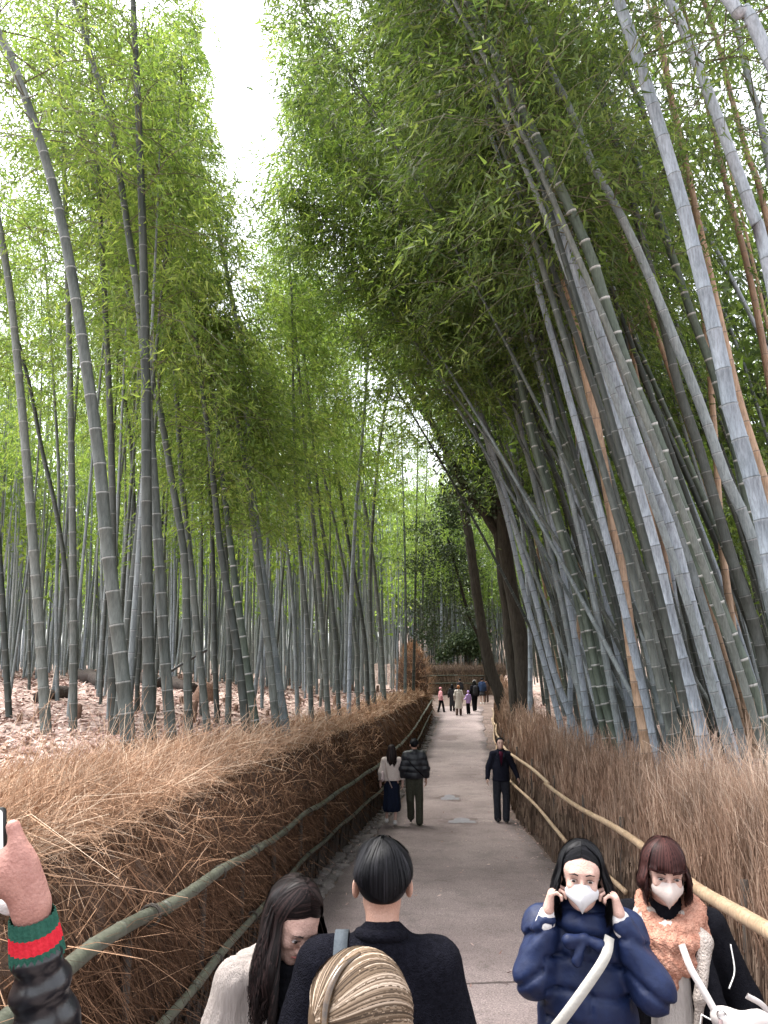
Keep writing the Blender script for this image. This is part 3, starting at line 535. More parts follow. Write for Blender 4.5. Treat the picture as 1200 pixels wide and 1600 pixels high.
def bamboo(P, r0, mat, label, group=None, crown=(.5, 80, 1.5), seed=0, leafmat=None, per=6, spr=7, leaf=.13, sky=True, sides=8, rtop=.2):
    P = np.asarray(P, float); loc = P[0].copy(); Pl = P - loc; root = empty('bamboo', loc); tag(root, label, 'bamboo', group)
    V, F, uv = culm_mesh(Pl, r0, seed=seed, sides=sides, rtop=rtop); mk('culm', V, F, C[mat], root, uv=uv)
    if crown and crown[1] > 0:
        V, F, uv, tw = crown_mesh(P, crown[0], crown[1], crown[2], per=per, spr=spr, leaf=leaf, seed=seed, sky=sky)
        if len(V): o = mk('foliage', V - loc, F, leafmat or M_leaf, root, uv=uv, smooth=False); tag(o, kind='stuff')
        if tw is not None and len(tw[0]): o = mk('twigs', tw[0] - loc, tw[1], M_twig, root); tag(o, kind='stuff')
    return root
def from_image(pts, w, dia, z0, ky=0.0):     # culm through points seen in the photograph, standing at the distance its thickness gives
    s = w / dia
    for _ in range(60):              # stand it behind its fence
        b = W(pts[0][0], pts[0][1], s); lim = (fR(b[1]) + .5 - b[0]) if b[0] > fL(b[1]) + 1.3 else (b[0] - fL(b[1]) + .55)
        if lim <= 0 or b[1] > 60: break
        s *= .97
    dia = w / s; out = []
    for x, y in pts:
        d = ray(x, y); k = (b[1] - ky * b[2]) / (d[1] - ky * d[2]); out.append(d * k)
    out = np.array(out); d = out[0] - out[1]; d /= np.linalg.norm(d); drop = (out[0][2] - z0) + .15
    if drop > 0: out = np.vstack([out[0] + d * drop / abs(d[2]) * np.array([.6, 1, 1]), out])
    return out, dia
LC = [  # left grove: points from base up, width, diameter, material, label
 ([(203,1190),(190,1040),(165,830),(153,700),(118,464),(94,337),(66,232),(18,92),(0,55)],24,.14,'green','thick grey-green bamboo leaning left, in front of the two dark upright ones'),
 ([(235,1165),(230,900),(228,600),(224,400),(222,330)],20,.14,'dark','thick dark upright bamboo touching the right of the leaning grey-green one'),
 ([(268,1165),(258,1030),(245,820),(235,680),(220,500),(200,360),(180,230),(160,150),(140,80)],18,.13,'green','grey bamboo whose pale upper stem reaches the bright foliage top left'),
 ([(75,1190),(65,1030),(52,850),(38,680),(27,560),(15,450),(0,360)],18,.14,'green','thick grey-green bamboo curving off the left picture edge'),
 ([(113,1205),(115,1000),(113,800),(110,620),(107,500),(105,420)],14,.12,'green','upright ringed bamboo second from the left brush edge'),
 ([(176,1190),(175,1000),(176,800),(172,650),(165,500),(160,400)],14,.12,'dark','dark upright bamboo just left of the thickest leaning one'),
 ([(18,1185),(10,1050),(0,880),(-12,740)],11,.11,'dark','thin dark bamboo leaving the frame at the left edge'),
 ([(120,1145),(105,920),(88,800),(65,700),(48,610),(25,520)],9,.1,'dark','dark bamboo leaning steeply left behind the left pair'),
 ([(295,1180),(292,1000),(288,870),(270,760),(250,640),(235,580)],14,.13,'green','bamboo bending left halfway up, right of the pale-topped one'),
 ([(325,1145),(310,1010),(300,900),(285,760),(275,600)],12,.12,'green','slightly leaning bamboo left of the cluster near the brown stump'),
 ([(340,1150),(335,1000),(332,850),(322,700),(303,600),(295,540)],9,.1,'dark','slim dark bamboo next to the brown stump'),
 ([(385,1142),(370,1010),(345,860),(330,720),(315,600),(305,520)],14,.13,'dark','dark ringed bamboo leaning left, leftmost of the central left cluster'),
 ([(400,1140),(380,1000),(360,850),(345,720),(335,620),(325,540)],13,.13,'ringed','white-ringed bamboo leaning left in the central left cluster'),
 ([(446,1142),(425,1000),(405,860),(390,720),(383,620),(372,520),(355,430),(345,380)],15,.14,'pale','pale smooth bamboo whose white stem ends high below the sky gap'),
 ([(432,1142),(420,1020),(405,900),(385,740),(360,600)],13,.13,'green','bamboo hugging the left side of the pale smooth one'),
 ([(356,1145),(358,1000),(352,850),(345,700),(330,600)],10,.11,'green','straight slim bamboo between the stump and the central left cluster'),
 ([(487,1142),(482,1000),(468,850),(460,700),(457,530)],8,.1,'green','thin straight bamboo on the open pink litter left of the path'),
 ([(514,1140),(505,1000),(490,820),(475,680),(465,560)],9,.11,'green','thin bamboo leaning slightly left on the open pink litter'),
 ([(545,1127),(548,950),(556,800),(565,700),(575,560),(580,500)],7,.1,'waxy','single white bamboo leaning right toward the sky gap'),
 ([(530,1118),(520,950),(500,800),(490,700)],7,.1,'green','thin bamboo just left of the white right-leaning one'),
 ([(575,1115),(570,1000),(545,850),(520,700),(505,620)],7,.1,'dark','dark thin bamboo crossing behind the white right-leaning one'),
 ([(585,1112),(578,950),(580,850),(590,720),(605,620)],7,.1,'green','thin bamboo bowing right above the brush bend'),
 ([(601,1105),(595,1000),(580,850),(560,740)],7,.11,'green','bamboo standing at the inner edge of the brush bend'),
 ([(560,1122),(555,1000),(530,850),(505,740)],6,.09,'green','slim bamboo leaning left near the brush bend'),
 ([(465,1120),(458,950),(440,780),(425,650)],7,.1,'pale','pale thin bamboo behind the pale smooth one'),
 ([(215,1110),(212,900),(205,700),(185,560)],8,.1,'dark','thin dark bamboo behind the thick pair'),
 ([(152,1120),(160,980),(172,860),(186,760)],7,.1,'pale','thin pale bamboo leaning right behind the left pair'),
 ([(90,1130),(88,950),(92,760),(84,600)],7,.09,'pale','thin pale upright bamboo near the left edge'),
 ([(646,1075),(648,980),(650,860),(652,740)],5,.09,'dark','dark upright bamboo in front of the far fence end'),
 ([(659,1078),(660,980),(662,860),(668,700)],4.5,.09,'dark','slim dark bamboo right beside the far fence end'),
 ([(633,1060),(634,960),(632,840),(628,700)],5,.09,'pale','pale bamboo rising out of the tall brush tuft'),
]
RC = [
 ([(1015,1190),(992,1047),(972,904),(953,787),(937,693),(919,600),(906,544),(890,470),(872,390)],21,.145,'tan','brightest orange-tan dead bamboo right of the path, rising from the brush'),
 ([(1110,1205),(1077,1067),(1053,986),(1029,876),(1004,787),(980,701),(949,608),(906,472),(876,367),(854,296)],21,.14,'waxy','pale blue waxy bamboo crossing the reddish dead one'),
 ([(1150,1200),(1118,1083),(1085,965),(1053,843),(1028,775),(1004,714),(972,620),(930,500),(895,400)],22,.15,'waxy','waxy blue-grey bamboo base behind the wispy white brush at right'),
 ([(1200,1170),(1191,1136),(1163,1047),(1130,965),(1110,917),(1077,827),(1053,762),(1025,681),(990,600),(947,476),(925,405),(899,345)],26,.16,'ringed','thick dark green bamboo with bold white rings leaning left'),
 ([(1205,880),(1175,750),(1142,640),(1135,600),(1112,499),(1090,412),(1067,322),(1045,247),(1019,161),(992,75),(974,22)],30,.15,'waxy','thickest whitish bamboo entering from the right edge'),
 ([(1205,440),(1180,345),(1150,262),(1120,180),(1090,101),(1064,37),(1045,0)],24,.14,'waxy','whitish thick bamboo in the upper right corner leaning left'),
 ([(1203,940),(1167,819),(1134,746),(1106,665),(1082,600),(1056,536),(1022,450),(989,375),(962,322),(925,255),(895,180),(861,112)],20,.13,'pale','grey-green bamboo crossing left below the thickest whitish one'),
 ([(1200,1067),(1175,965),(1142,868),(1118,787),(1090,693),(1061,608),(1040,520)],20,.15,'dark','dark bamboo leaning left near the right edge'),
 ([(1170,790),(1120,600),(1097,536),(1075,476),(1052,405),(1030,341),(1011,292)],18,.14,'ringed','dark bamboo with white rings high on the right'),
 ([(1090,1200),(1069,1107),(1057,1030),(1043,950)],17,.14,'tan','orange dead bamboo at the brush below the reddish one'),
 ([(1070,1060),(1049,937),(1033,835),(1020,754),(1004,641),(992,577),(974,469),(951,375),(925,262)],12,.11,'tan','slender reddish dead bamboo between two waxy ones'),
 ([(1205,800),(1179,705),(1150,608),(1097,375),(1067,232),(1049,150),(1030,45)],17,.13,'tan','pinkish dead bamboo running beside the thickest whitish one'),
 ([(1200,585),(1165,405),(1139,307),(1109,180),(1090,100)],14,.12,'tan','thin brown dead bamboo near the right edge'),
 ([(1200,349),(1172,255),(1146,165),(1124,75),(1099,0)],14,.12,'tan','tan dead bamboo in the upper right corner'),
 ([(963,1160),(935,1059),(911,945),(882,852),(858,775),(836,700),(815,610)],14,.13,'ringed','white-ringed green bamboo low at the middle of the right grove'),
 ([(1005,1145),(988,1055),(968,978),(947,909),(927,835),(903,762),(880,685),(858,616),(840,540),(820,470)],14,.13,'ringed','white-ringed green bamboo just left of the orange-tan one'),
 ([(1065,1150),(1049,1026),(1029,949),(1012,876),(992,799),(964,722),(939,649),(925,585),(895,484)],15,.13,'ringed','dark green bamboo with white rings just right of the orange-tan one'),
 ([(1000,1185),(976,1067),(947,937),(927,860),(907,783),(891,722),(866,640),(845,560),(825,480),(800,400),(775,300)],12,.12,'waxy','slim waxy bamboo left of the orange-tan one'),
 ([(1045,1168),(1020,1047),(996,945),(972,827),(947,722),(911,632),(890,540),(866,430),(845,340)],16,.14,'pale','grey waxy bamboo right of the orange-tan one'),
 ([(988,1180),(951,1018),(927,925),(911,827),(891,762),(870,690)],11,.12,'waxy','blue-grey slim bamboo left of the slim waxy one'),
 ([(897,1134),(864,1045),(840,947),(811,846),(787,764),(763,687),(738,606),(718,545),(702,504),(678,455),(652,400)],11,.12,'waxy','bright white bamboo beside the two dark trunks arching over the path'),
 ([(876,1132),(848,1028),(820,931),(799,837),(779,760),(755,670)],9.5,.11,'waxy','white bamboo just right of the dark trunks, under the bright arching one'),
 ([(960,1150),(930,1000),(900,890),(880,833),(864,785),(844,720),(828,671),(811,622),(791,541)],12,.12,'ringed','white-ringed bamboo in the middle of the right grove'),
 ([(1000,1080),(950,880),(900,720),(876,671),(852,606),(828,545),(811,504),(790,430)],13,.12,'ringed','ringed grey bamboo rising to the dark right canopy'),
 ([(890,1140),(893,980),(896,840),(903,700)],9,.1,'waxy','upright white bamboo standing against the left-leaning ones'),
 ([(828,1132),(828,988),(820,860),(808,760)],8,.1,'waxy','upright white bamboo touching the right trunk'),
 ([(1200,86),(1169,41),(1139,0)],28,.14,'waxy','thick whitish bamboo crossing the very top right corner'),
 ([(1200,250),(1180,165),(1165,105),(1146,22)],16,.12,'pale','blue-grey bamboo below the top right corner'),
 ([(1090,430),(1052,300),(1026,232),(1000,161),(974,105),(951,52),(932,4)],15,.13,'pale','blue-grey bamboo left of the thickest whitish one high up'),
 ([(920,1150),(905,1050),(888,930),(868,830),(842,730),(812,630)],10,.11,'pale','grey bamboo between the white and the ringed ones'),
 ([(940,1155),(925,1050),(905,960),(885,870),(858,770),(830,680)],9,.11,'waxy','slim white bamboo left of the low white-ringed green one'),
 ([(1040,1150),(1035,1020),(1030,900),(1010,780)],9,.1,'tan','faint pink dead bamboo deep behind the orange-tan one'),
 ([(905,1145),(903,1040),(905,930)],7,.09,'tan','short thin pink dead bamboo near the upright white one'),
 ([(1135,1195),(1115,1060),(1090,930),(1062,800)],15,.14,'ringed','dark ringed bamboo behind the waxy base at right'),
 ([(1185,1190),(1160,1080),(1142,960),(1128,850),(1118,700)],14,.13,'tan','dusky pink dead bamboo near the right edge'),
]
arL, arR, arR2 = (-.2, .05, -.1), (-.9, -.1, -.45), (-.7, -.1, -.35)
sd = 100
for pts, w, dia, mt, lab in LC:
    P, dia = from_image(pts, w, dia, -.85 if pts[0][0] < 610 else -1.2); d0 = P[1][1]; short = 285 < pts[-1][0] < 460 and d0 < 24
    S = spline(P); H = 13 if not short else min(13, np.linalg.norm(np.diff(S, axis=0), axis=1).sum() + 1.2)
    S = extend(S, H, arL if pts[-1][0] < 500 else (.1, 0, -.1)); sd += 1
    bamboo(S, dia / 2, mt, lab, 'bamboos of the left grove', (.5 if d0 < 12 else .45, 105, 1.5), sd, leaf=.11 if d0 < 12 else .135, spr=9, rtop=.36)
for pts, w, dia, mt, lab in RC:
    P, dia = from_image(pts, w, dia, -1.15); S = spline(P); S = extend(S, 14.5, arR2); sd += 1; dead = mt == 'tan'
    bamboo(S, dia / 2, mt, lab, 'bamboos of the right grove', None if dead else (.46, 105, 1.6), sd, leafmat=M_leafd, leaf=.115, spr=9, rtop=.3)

for k in range(15):                  # slender culms on the right that arch right across the path
    y0 = rng.uniform(10, 16.5); x0 = float(fR(y0)) + rng.uniform(.9, 2.2); b0 = np.array([x0, y0, float(terR(x0, y0)) - .1]); ix, iy = rng.uniform(425, 600), rng.uniform(-20, 400)
    if k < 8: ix, iy = rng.uniform(415, 480), (-40, 20, 60, 100, 160, 230, 300, 370)[k]
    d = ray(ix, iy); yt = y0 + rng.uniform(0, 5); tip = d * (yt / d[1])
    if tip[2] > 15: tip *= 15 / tip[2]
    t = np.linspace(0, 1, 30)[:, None]; m1 = b0 * .42 + tip * .58; m1[0] = b0[0] * .52 + tip[0] * .48 + .3
    S = (1 - t) ** 2 * b0 + 2 * t * (1 - t) * m1 + t * t * tip; bamboo(S, .036, ['green', 'dark', 'pale'][k % 3], 'slender bamboo leaning from the right grove over the path, leafy tip beside the sky gap', 'slender bamboos arching over the path', (.5, 115, 1.5), 900 + k, leafmat=M_leaf if k % 3 else M_leafd, leaf=.15, rtop=.2)
for k in range(12):                  # leafy slender culms on the left beside the sky gap
    y0 = rng.uniform(9.5, 17); ix, iy = rng.uniform(170, 318), rng.uniform(-60, 260); d = ray(ix, iy); tip = d * ((y0 + rng.uniform(-.5, 1)) / d[1]); x0 = min(tip[0] - rng.uniform(-.3, .5), float(fL(y0)) - .8); b0 = np.array([x0, y0, float(terL(x0, y0)) - .1]); m1 = (b0 + tip) / 2 + [rng.uniform(-.15, .15), 0, .5]; t = np.linspace(0, 1, 30)[:, None]
    S = (1 - t) ** 2 * b0 + 2 * t * (1 - t) * m1 + t * t * tip; bamboo(S, rng.uniform(.03, .042), ['green', 'dark', 'pale'][k % 3], 'slender leafy left bamboo whose crown borders the left side of the sky gap', 'slender bamboos left of the sky gap', (.55, 95, 1.4), 950 + k, leaf=.12, spr=9, rtop=.2)
for k in range(52):                  # the close ranks leaning together behind the right fence
    xb = 850 + 415 * ((k + rng.random()) / 52); yb = float(np.interp(xb, [820, 900, 1010, 1265], [1128, 1145, 1180, 1195])); kk = np.interp(xb, [850, 900, 1000, 1260], [75, 115, 160, 215]) * rng.uniform(.8, 1.12)
    pts = [(xb - kk * ((yb - y_) / 590) ** 1.14, y_) for y_ in (yb, 950, 750, 560, 360)]; dia = rng.uniform(.09, .125); w = rng.uniform(7, 12) * (.62 if xb < 905 else 1 if xb < 1000 else 1.25)
    mt = rng.choice(['dark', 'green', 'pale', 'ringed', 'waxy', 'tan'], p=[.3, .2, .17, .13, .13, .07]); P, dia = from_image(pts, w, dia, -1.15); S = extend(spline(P), 14, arR); part_ = 'near the dark trunks' if xb < 930 else ('in the middle ranks' if xb < 1080 else 'towards the right edge')
    nm = {'dark': 'dark', 'green': 'grey-green', 'pale': 'pale grey', 'waxy': 'whitish', 'ringed': 'ringed green', 'tan': 'tan dead'}[mt]
    bamboo(S, dia / 2, mt, f'{nm} slim bamboo in the leaning rank right of the path, {part_}', f'{nm} slim right bamboos {part_}', None if mt == 'tan' else (.43, 70, 1.6), 1000 + k, leafmat=M_leafd, leaf=.14, rtop=.35, sides=6)

# library of culms and crowns, copied through the groves
def lib(n, lean, arch, H, seed0, nb=110, leafmat=None, leaf=.14, t0=.45):
    out = []
    for k in range(n):
        r = np.random.default_rng(seed0 + k); l = lean * r.uniform(.5, 1.4); side = r.normal(0, .05); a = arch * r.uniform(.6, 1.5); h = H * r.uniform(.85, 1.12)
        t = np.linspace(0, 1, 24); bow = r.normal(0, .25); P = np.stack([-l * h * t - a * h * t ** 2.6 + bow * np.sin(t * PI), side * h * t + r.normal(0, .02) * h * t ** 2, h * t - .12 * a * h * t ** 3], -1)
        V, F, uv = culm_mesh(P, .06, seed=seed0 + k, sides=7, node0=.27, node1=.42); c = mk('culm', V, F, None, uv=uv, coll=False); c.data.materials.append(C['green'])
        V, F, uv, tw = crown_mesh(P, t0, nb, 1.55, seed=seed0 + k, per=6, spr=7, leaf=leaf, sky=False); f = mk('foliage', V, F, leafmat or M_leaf, uv=uv, smooth=False, coll=False)
        out.append((c.data, f.data))
    return out
libL = lib(9, .0, .03, 13.5, 500); libL2 = lib(6, .06, .05, 13, 540)
libR = lib(9, .17, .22, 15, 580, leafmat=M_leafd, nb=120)
placed = [np.array([0, 0])]
def ok(p, dmin): return min(np.hypot(*(q - p)) for q in placed) > dmin
culm_mats = {}
def plant(me_c, me_f, loc, rz, sc, mat, label, group):
    root = empty('bamboo', loc, rz); root.scale = (sc[0], sc[0], sc[1]); tag(root, label, 'bamboo', group)
    key = (me_c.name, mat)
    if key not in culm_mats: m2 = me_c.copy(); m2.materials.clear(); m2.materials.append(C[mat]); culm_mats[key] = m2
    a = bpy.data.objects.new('culm', culm_mats[key]); COL.objects.link(a); a.parent = root
    if me_f is not None: b = bpy.data.objects.new('foliage', me_f); COL.objects.link(b); b.parent = root; b['kind'] = 'stuff'
def clear_of_sky(x, y, z, h):
    P = np.array([[x + dx, y, z + h * t] for t in (.55, .75, .95) for dx in (-1, 0, 1)]); return in_sky(P, .0).sum() == 0
LAB = {'dark': 'dark', 'green': 'grey-green', 'pale': 'pale grey', 'waxy': 'whitish', 'ringed': 'white-ringed green', 'tan': 'tan dead'}
nL = nR = nC = 0; tries = 0
while nL < 98 and tries < 9000:
    tries += 1; y = 11 + 30 * rng.random() ** .75; x = float(fL(y)) - 1.1 - rng.random() * (y * .58 + 1.5); p = np.array([x, y])
    if not ok(p, .55): continue
    px, py = proj(np.array([x, y, -.7]))
    if 395 < px < 600 and y < 18 and rng.random() < .8: continue
    if y < 14 and rng.random() < .75: continue
    z = float(terL(x, y)); sz = rng.uniform(.85, 1.12)
    if not clear_of_sky(x, y, z, 13.5 * sz):
        sz *= .62
        if not clear_of_sky(x, y, z, 13.5 * sz): continue
    placed.append(p); nL += 1; L_ = libL if rng.random() < .65 else libL2; c, f = L_[rng.integers(len(L_))]; mt = rng.choice(['dark', 'green', 'pale', 'waxy'], p=[.22, .3, .28, .2])
    depth = 'among the nearer stems' if y < 20 else ('midway into the grove' if y < 30 else 'deep in the grove')
    plant(c, f, (x, y, z - .1), rng.uniform(-.5, .5) + (PI if rng.random() < .25 else 0), (rng.uniform(.5, .85), sz), mt, f'{LAB[mt]} bamboo left of the path, {depth} behind the tawny brush', f'{LAB[mt]} left bamboos {depth}')
tries = 0
while nR < 60 and tries < 9000:
    tries += 1; y = 9 + 32 * rng.random() ** .8; x = float(fR(y)) + 1.2 + rng.random() * (y * .42 + 2.5); p = np.array([x, y])
    if not ok(p, .45): continue
    if y < 10 and x < 5: continue
    placed.append(p); nR += 1; c, f = libR[rng.integers(len(libR))]; mt = rng.choice(['dark', 'green', 'pale', 'ringed', 'waxy', 'tan'], p=[.3, .2, .15, .15, .12, .08])
    depth = 'among the nearer stems' if y < 18 else ('midway into the grove' if y < 29 else 'deep in the grove')
    plant(c, None if mt == 'tan' else f, (x, y, float(terR(x, y)) - .1), rng.uniform(-.35, .35), (rng.uniform(.7, 1.05), rng.uniform(.9, 1.15)), mt, f'{LAB[mt]} bamboo right of the path, {depth} behind the upright brush', f'{LAB[mt]} right bamboos {depth}')
tries = 0
while nC < 16 and tries < 2000:
    tries += 1; y = rng.uniform(66, 76); x = rng.uniform(1, 10); p = np.array([x, y])
    if not ok(p, .6): continue
    placed.append(p); nC += 1; c, f = libL[rng.integers(len(libL))]; mt = rng.choice(['dark', 'pale', 'waxy', 'green'])
    plant(c, f, (x, y, -.5), rng.uniform(0, 6), (rng.uniform(1.2, 2.0), 1.3), mt, f'{LAB[mt]} bamboo rising straight behind the far crossing fence', f'{LAB[mt]} bamboos behind the far fence')

def mass(name, label, n, gen, leafmat, seed, culmcols, leaf=.26, nb=16, H0=13, lean=0.0):
    r = np.random.default_rng(seed); B = np.array([gen(r) for _ in range(n)]); h = H0 * r.uniform(.85, 1.25, n); m = 8; t = np.linspace(0, 1, m)[None]
    l = lean * r.uniform(.5, 1.4, n) + r.normal(0, .035, n); a = r.uniform(0, .08, n) + lean * .8
    PX = B[:, :1] - l[:, None] * h[:, None] * t - a[:, None] * h[:, None] * t ** 2.5; PY = B[:, 1:2] + r.normal(0, .03, n)[:, None] * h[:, None] * t; PZ_ = B[:, 2:3] - .2 + h[:, None] * t
    PP = np.stack([PX, PY, PZ_], -1); RR = (r.uniform(.04, .065, n)[:, None]) * (1 - .75 * t); V, F = tubes(PP, RR, 4)
    uv = np.stack([np.tile(np.arange(4) / 4, n * m), np.repeat((h[:, None] * t / .38 + r.uniform(0, 9, n)[:, None]).ravel(), 4)], -1)
    o = mk(name, V, F, C[culmcols[0]], uv=uv); 
    for c_ in culmcols[1:]: o.data.materials.append(C[c_])
    o.data.polygons.foreach_set('material_index', np.repeat(r.integers(0, len(culmcols), n), (m - 1) * 4).astype(np.int32)); tag(o, label[0], 'bamboo', kind='stuff')
    # crowns
    nl = nb * 26; tt = r.uniform(.42, 1.0, (n, nb)); i0 = (tt * (m - 1)).astype(int); O = PP[np.arange(n)[:, None], np.minimum(i0, m - 1)]
    az = r.uniform(0, 2 * PI, (n, nb)); O = O + np.stack([np.cos(az), np.sin(az), r.normal(0, .2, (n, nb))], -1) * r.uniform(.1, 1.4, (n, nb))[..., None]
    S = (O[:, :, None] + r.normal(0, 1, (n, nb, 17, 3)) * np.array([.5, .5, .28])).reshape(-1, 3); hue = np.repeat(r.beta(2, 2, n * nb), 17)
    k = ~in_sky(S); S = S[k]; hue = hue[k]; q = len(S); D = r.normal(0, 1, (q, 3)) + [0, 0, -.4]; D /= np.linalg.norm(D, axis=1)[:, None]; sdv = np.cross(D, r.normal(size=(q, 3))); sdv /= np.linalg.norm(sdv, axis=1)[:, None]
    ln = leaf * 1.2 * r.uniform(.6, 1.2, q); w = ln * .19
    V = np.stack([S - sdv * w[:, None], S + sdv * w[:, None], S + D * ln[:, None]], 1).reshape(-1, 3); u = np.clip(hue + r.normal(0, .1, q), 0, 1)
    o = mk(name.replace('culms', 'foliage'), V, np.arange(q * 3).reshape(-1, 3), leafmat, uv=np.repeat(np.stack([u, u], -1), 3, 0), smooth=False); tag(o, label[1], 'foliage', kind='stuff')
def gL(r):
    y = r.uniform(28, 85) if r.random() < .6 else r.uniform(60, 115); x = float(fL(min(y, 46))) - 1.6 - r.random() * (y * .62); return (x, y, float(terL(x, y)))
def gR(r):
    y = r.uniform(14, 85); x = float(fR(min(y, 60))) + 2.5 + r.random() * (y * .5 + 6); return (x, y, float(terR(x, y)))
def gC(r):
    y = r.uniform(66, 100); x = r.uniform(-4, 22) + (y - 67) * .05; return (x, y, float(terR(x, y)))
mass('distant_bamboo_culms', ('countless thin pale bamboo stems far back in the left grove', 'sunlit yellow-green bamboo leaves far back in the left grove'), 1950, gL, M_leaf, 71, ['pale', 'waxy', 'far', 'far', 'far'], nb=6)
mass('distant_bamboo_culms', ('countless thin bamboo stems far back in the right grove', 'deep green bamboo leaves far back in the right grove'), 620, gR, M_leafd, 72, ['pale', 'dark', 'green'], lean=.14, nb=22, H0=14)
mass('distant_bamboo_culms', ('dim bamboo stems beyond the far crossing fence', 'bamboo leaves beyond the far crossing fence'), 480, gC, M_leaf, 73, ['pale', 'dark', 'green', 'waxy'], nb=11, H0=17)

n = 34000; r = np.random.default_rng(5); y = r.uniform(94, 114, n); x = r.uniform(-6, 70, n); zb = terR(x, y); hgt = 7.5 + 2.5 * np.sin(x * .35) + 1.5 * np.sin(x * .9 + 1); z = zb + hgt * r.random(n) ** .8
S = np.stack([x, y, z], -1) + r.normal(0, .3, (n, 3)); D = r.normal(size=(n, 3)); D /= np.linalg.norm(D, axis=1)[:, None]; sdv = np.cross(D, r.normal(size=(n, 3))); sdv /= np.linalg.norm(sdv, axis=1)[:, None]; ln = r.uniform(.45, .95, n); mid = S + D * (ln * .5)[:, None]
V = np.stack([S, mid - sdv * (ln * .3)[:, None], S + D * ln[:, None], mid + sdv * (ln * .3)[:, None]], 1).reshape(-1, 3); u = np.clip(r.beta(2, 2, n) + .2 * sn(S, .4, 4), 0, 1)
tag(mk('undergrowth', V, np.arange(n * 4).reshape(-1, 4), M_leafe, uv=np.repeat(np.stack([u, u], -1), 4, 0), smooth=False), 'dark leafy undergrowth on the slope far behind the right grove', 'undergrowth', kind='stuff')

# ------------------------------------------------------------------ trees, stumps, logs
def seen(pts, y0, ky=0.0):           # points of the place on the upright plane y = y0 + ky * z
    out = []
    for x, y in pts: d = ray(x, y); out.append(d * (y0 / (d[1] - ky * d[2])))
    return np.array(out)
def leafcloud(name, Cs, rad, n, leaf, mat, parent, seed, flat=.7, loc=(0, 0, 0), asp=.3):
    r = np.random.default_rng(seed); Cs = np.asarray(Cs, float); k = r.integers(0, len(Cs), n); rad = np.broadcast_to(rad, len(Cs)); dirs = r.normal(size=(n, 3)); dirs /= np.linalg.norm(dirs, axis=1)[:, None]
    nt = n // 14; tw = Cs[r.integers(0, len(Cs), nt)]; td = r.normal(size=(nt, 3)); td /= np.linalg.norm(td, axis=1)[:, None]
    ki = r.integers(0, len(Cs), nt); tw = Cs[ki] + td * (rad[ki] * r.random(nt) ** .45)[:, None] * [1, 1, flat]; j = r.integers(0, nt, n); S = tw[j] + r.normal(0, leaf * 1.3, (n, 3))
    D = r.normal(size=(n, 3)) + [0, 0, -.2]; D /= np.linalg.norm(D, axis=1)[:, None]; sdv = np.cross(D, r.normal(size=(n, 3))); sdv /= np.linalg.norm(sdv, axis=1)[:, None] + 1e-9
    kp = ~in_sky(S); S, D, sdv, j = S[kp], D[kp], sdv[kp], j[kp]; n = len(S); ln = leaf * r.uniform(.7, 1.2, n); w = ln * asp; mid = S + D * (ln * .5)[:, None]; hue = np.clip(r.beta(2, 2, nt)[j] + r.normal(0, .12, n), 0, 1)
    V = np.stack([S, mid - sdv * w[:, None], S + D * ln[:, None], mid + sdv * w[:, None]], 1).reshape(-1, 3) - np.asarray(loc)
    o = mk(name, V, np.arange(n * 4).reshape(-1, 4), mat, parent, uv=np.repeat(np.stack([hue, hue], -1), 4, 0), smooth=False); tag(o, kind='stuff'); return o
def limb(name, P, r0, r1, parent, loc, seed):
    S = spline(P); t = np.linspace(0, 1, len(S)); V, F = tube(S, (r0 + (r1 - r0) * t) * (1 + .3 * np.exp(-t * 14)), 12); nz = sn(V, 4, seed) * .06 + sn(V * [1, 1, .2], 14, seed + 1) * .03; c = V - S[np.minimum(np.arange(len(V)) // 12, len(S) - 1)]; V = V + c * nz[:, None] * 3
    return mk(name, V - loc, F, M_bark, parent)
YA = 22.
pA = seen([(822, 1140), (811, 1122), (797, 988), (785, 886), (776, 800), (765, 720), (742, 640), (700, 540)], YA); locA = pA[0]
tA = empty('broadleaf_tree', locA); tag(tA, 'thickest dark tree trunk right of the path, against the white bamboos', 'tree')
limb('trunk', pA, .2, .13, tA, locA, 1); limb('trunk', seen([(830, 1140), (824, 1122), (811, 988), (793, 886), (786, 793), (775, 752), (768, 690), (772, 600)], YA - .3), .23, .14, tA, locA, 2)
limb('limb', seen([(776, 830), (754, 800), (730, 768), (706, 720), (681, 675), (661, 622), (640, 585)], YA), .13, .06, tA, locA, 3)
pB = seen([(800, 1128), (787, 1102), (771, 1057), (754, 988), (742, 907), (734, 846), (722, 785), (702, 720), (687, 679), (657, 638), (625, 590), (600, 545), (545, 520), (495, 470)], 30); locB = pB[0]
tB = empty('broadleaf_tree', locB); tag(tB, 'crooked thinner dark tree leaning left over the path end with a forked trunk', 'tree')
limb('trunk', pB[:10], .24, .13, tB, locB, 5); limb('limb', pB[9:], .12, .05, tB, locB, 6)
limb('limb', seen([(727, 800), (735, 782), (740, 770), (752, 762)], 30), .12, .06, tB, locB, 7)
limb('limb', seen([(650, 640), (640, 600), (655, 560), (690, 520)], 30), .08, .03, tB, locB, 8); limb('limb', seen([(600, 545), (570, 560), (530, 555)], 30), .05, .02, tB, locB, 9)
limb('limb', seen([(560, 525), (520, 500), (500, 440), (470, 410)], 30), .06, .02, tB, locB, 10)
cc = seen([(660, 590), (700, 560), (640, 540), (600, 520), (560, 540), (520, 500), (490, 460), (560, 470), (620, 460), (680, 480), (740, 520), (720, 620), (480, 520)], 30)
leafcloud('crown', cc, 1.5, 26000, .13, M_leafd, tB, 61, loc=locB)
leafcloud('crown', seen([(790, 700), (760, 640), (810, 620), (780, 560), (740, 700), (820, 540), (765, 760)], YA), 1.4, 16000, .13, M_leafe, tA, 62, loc=locA)
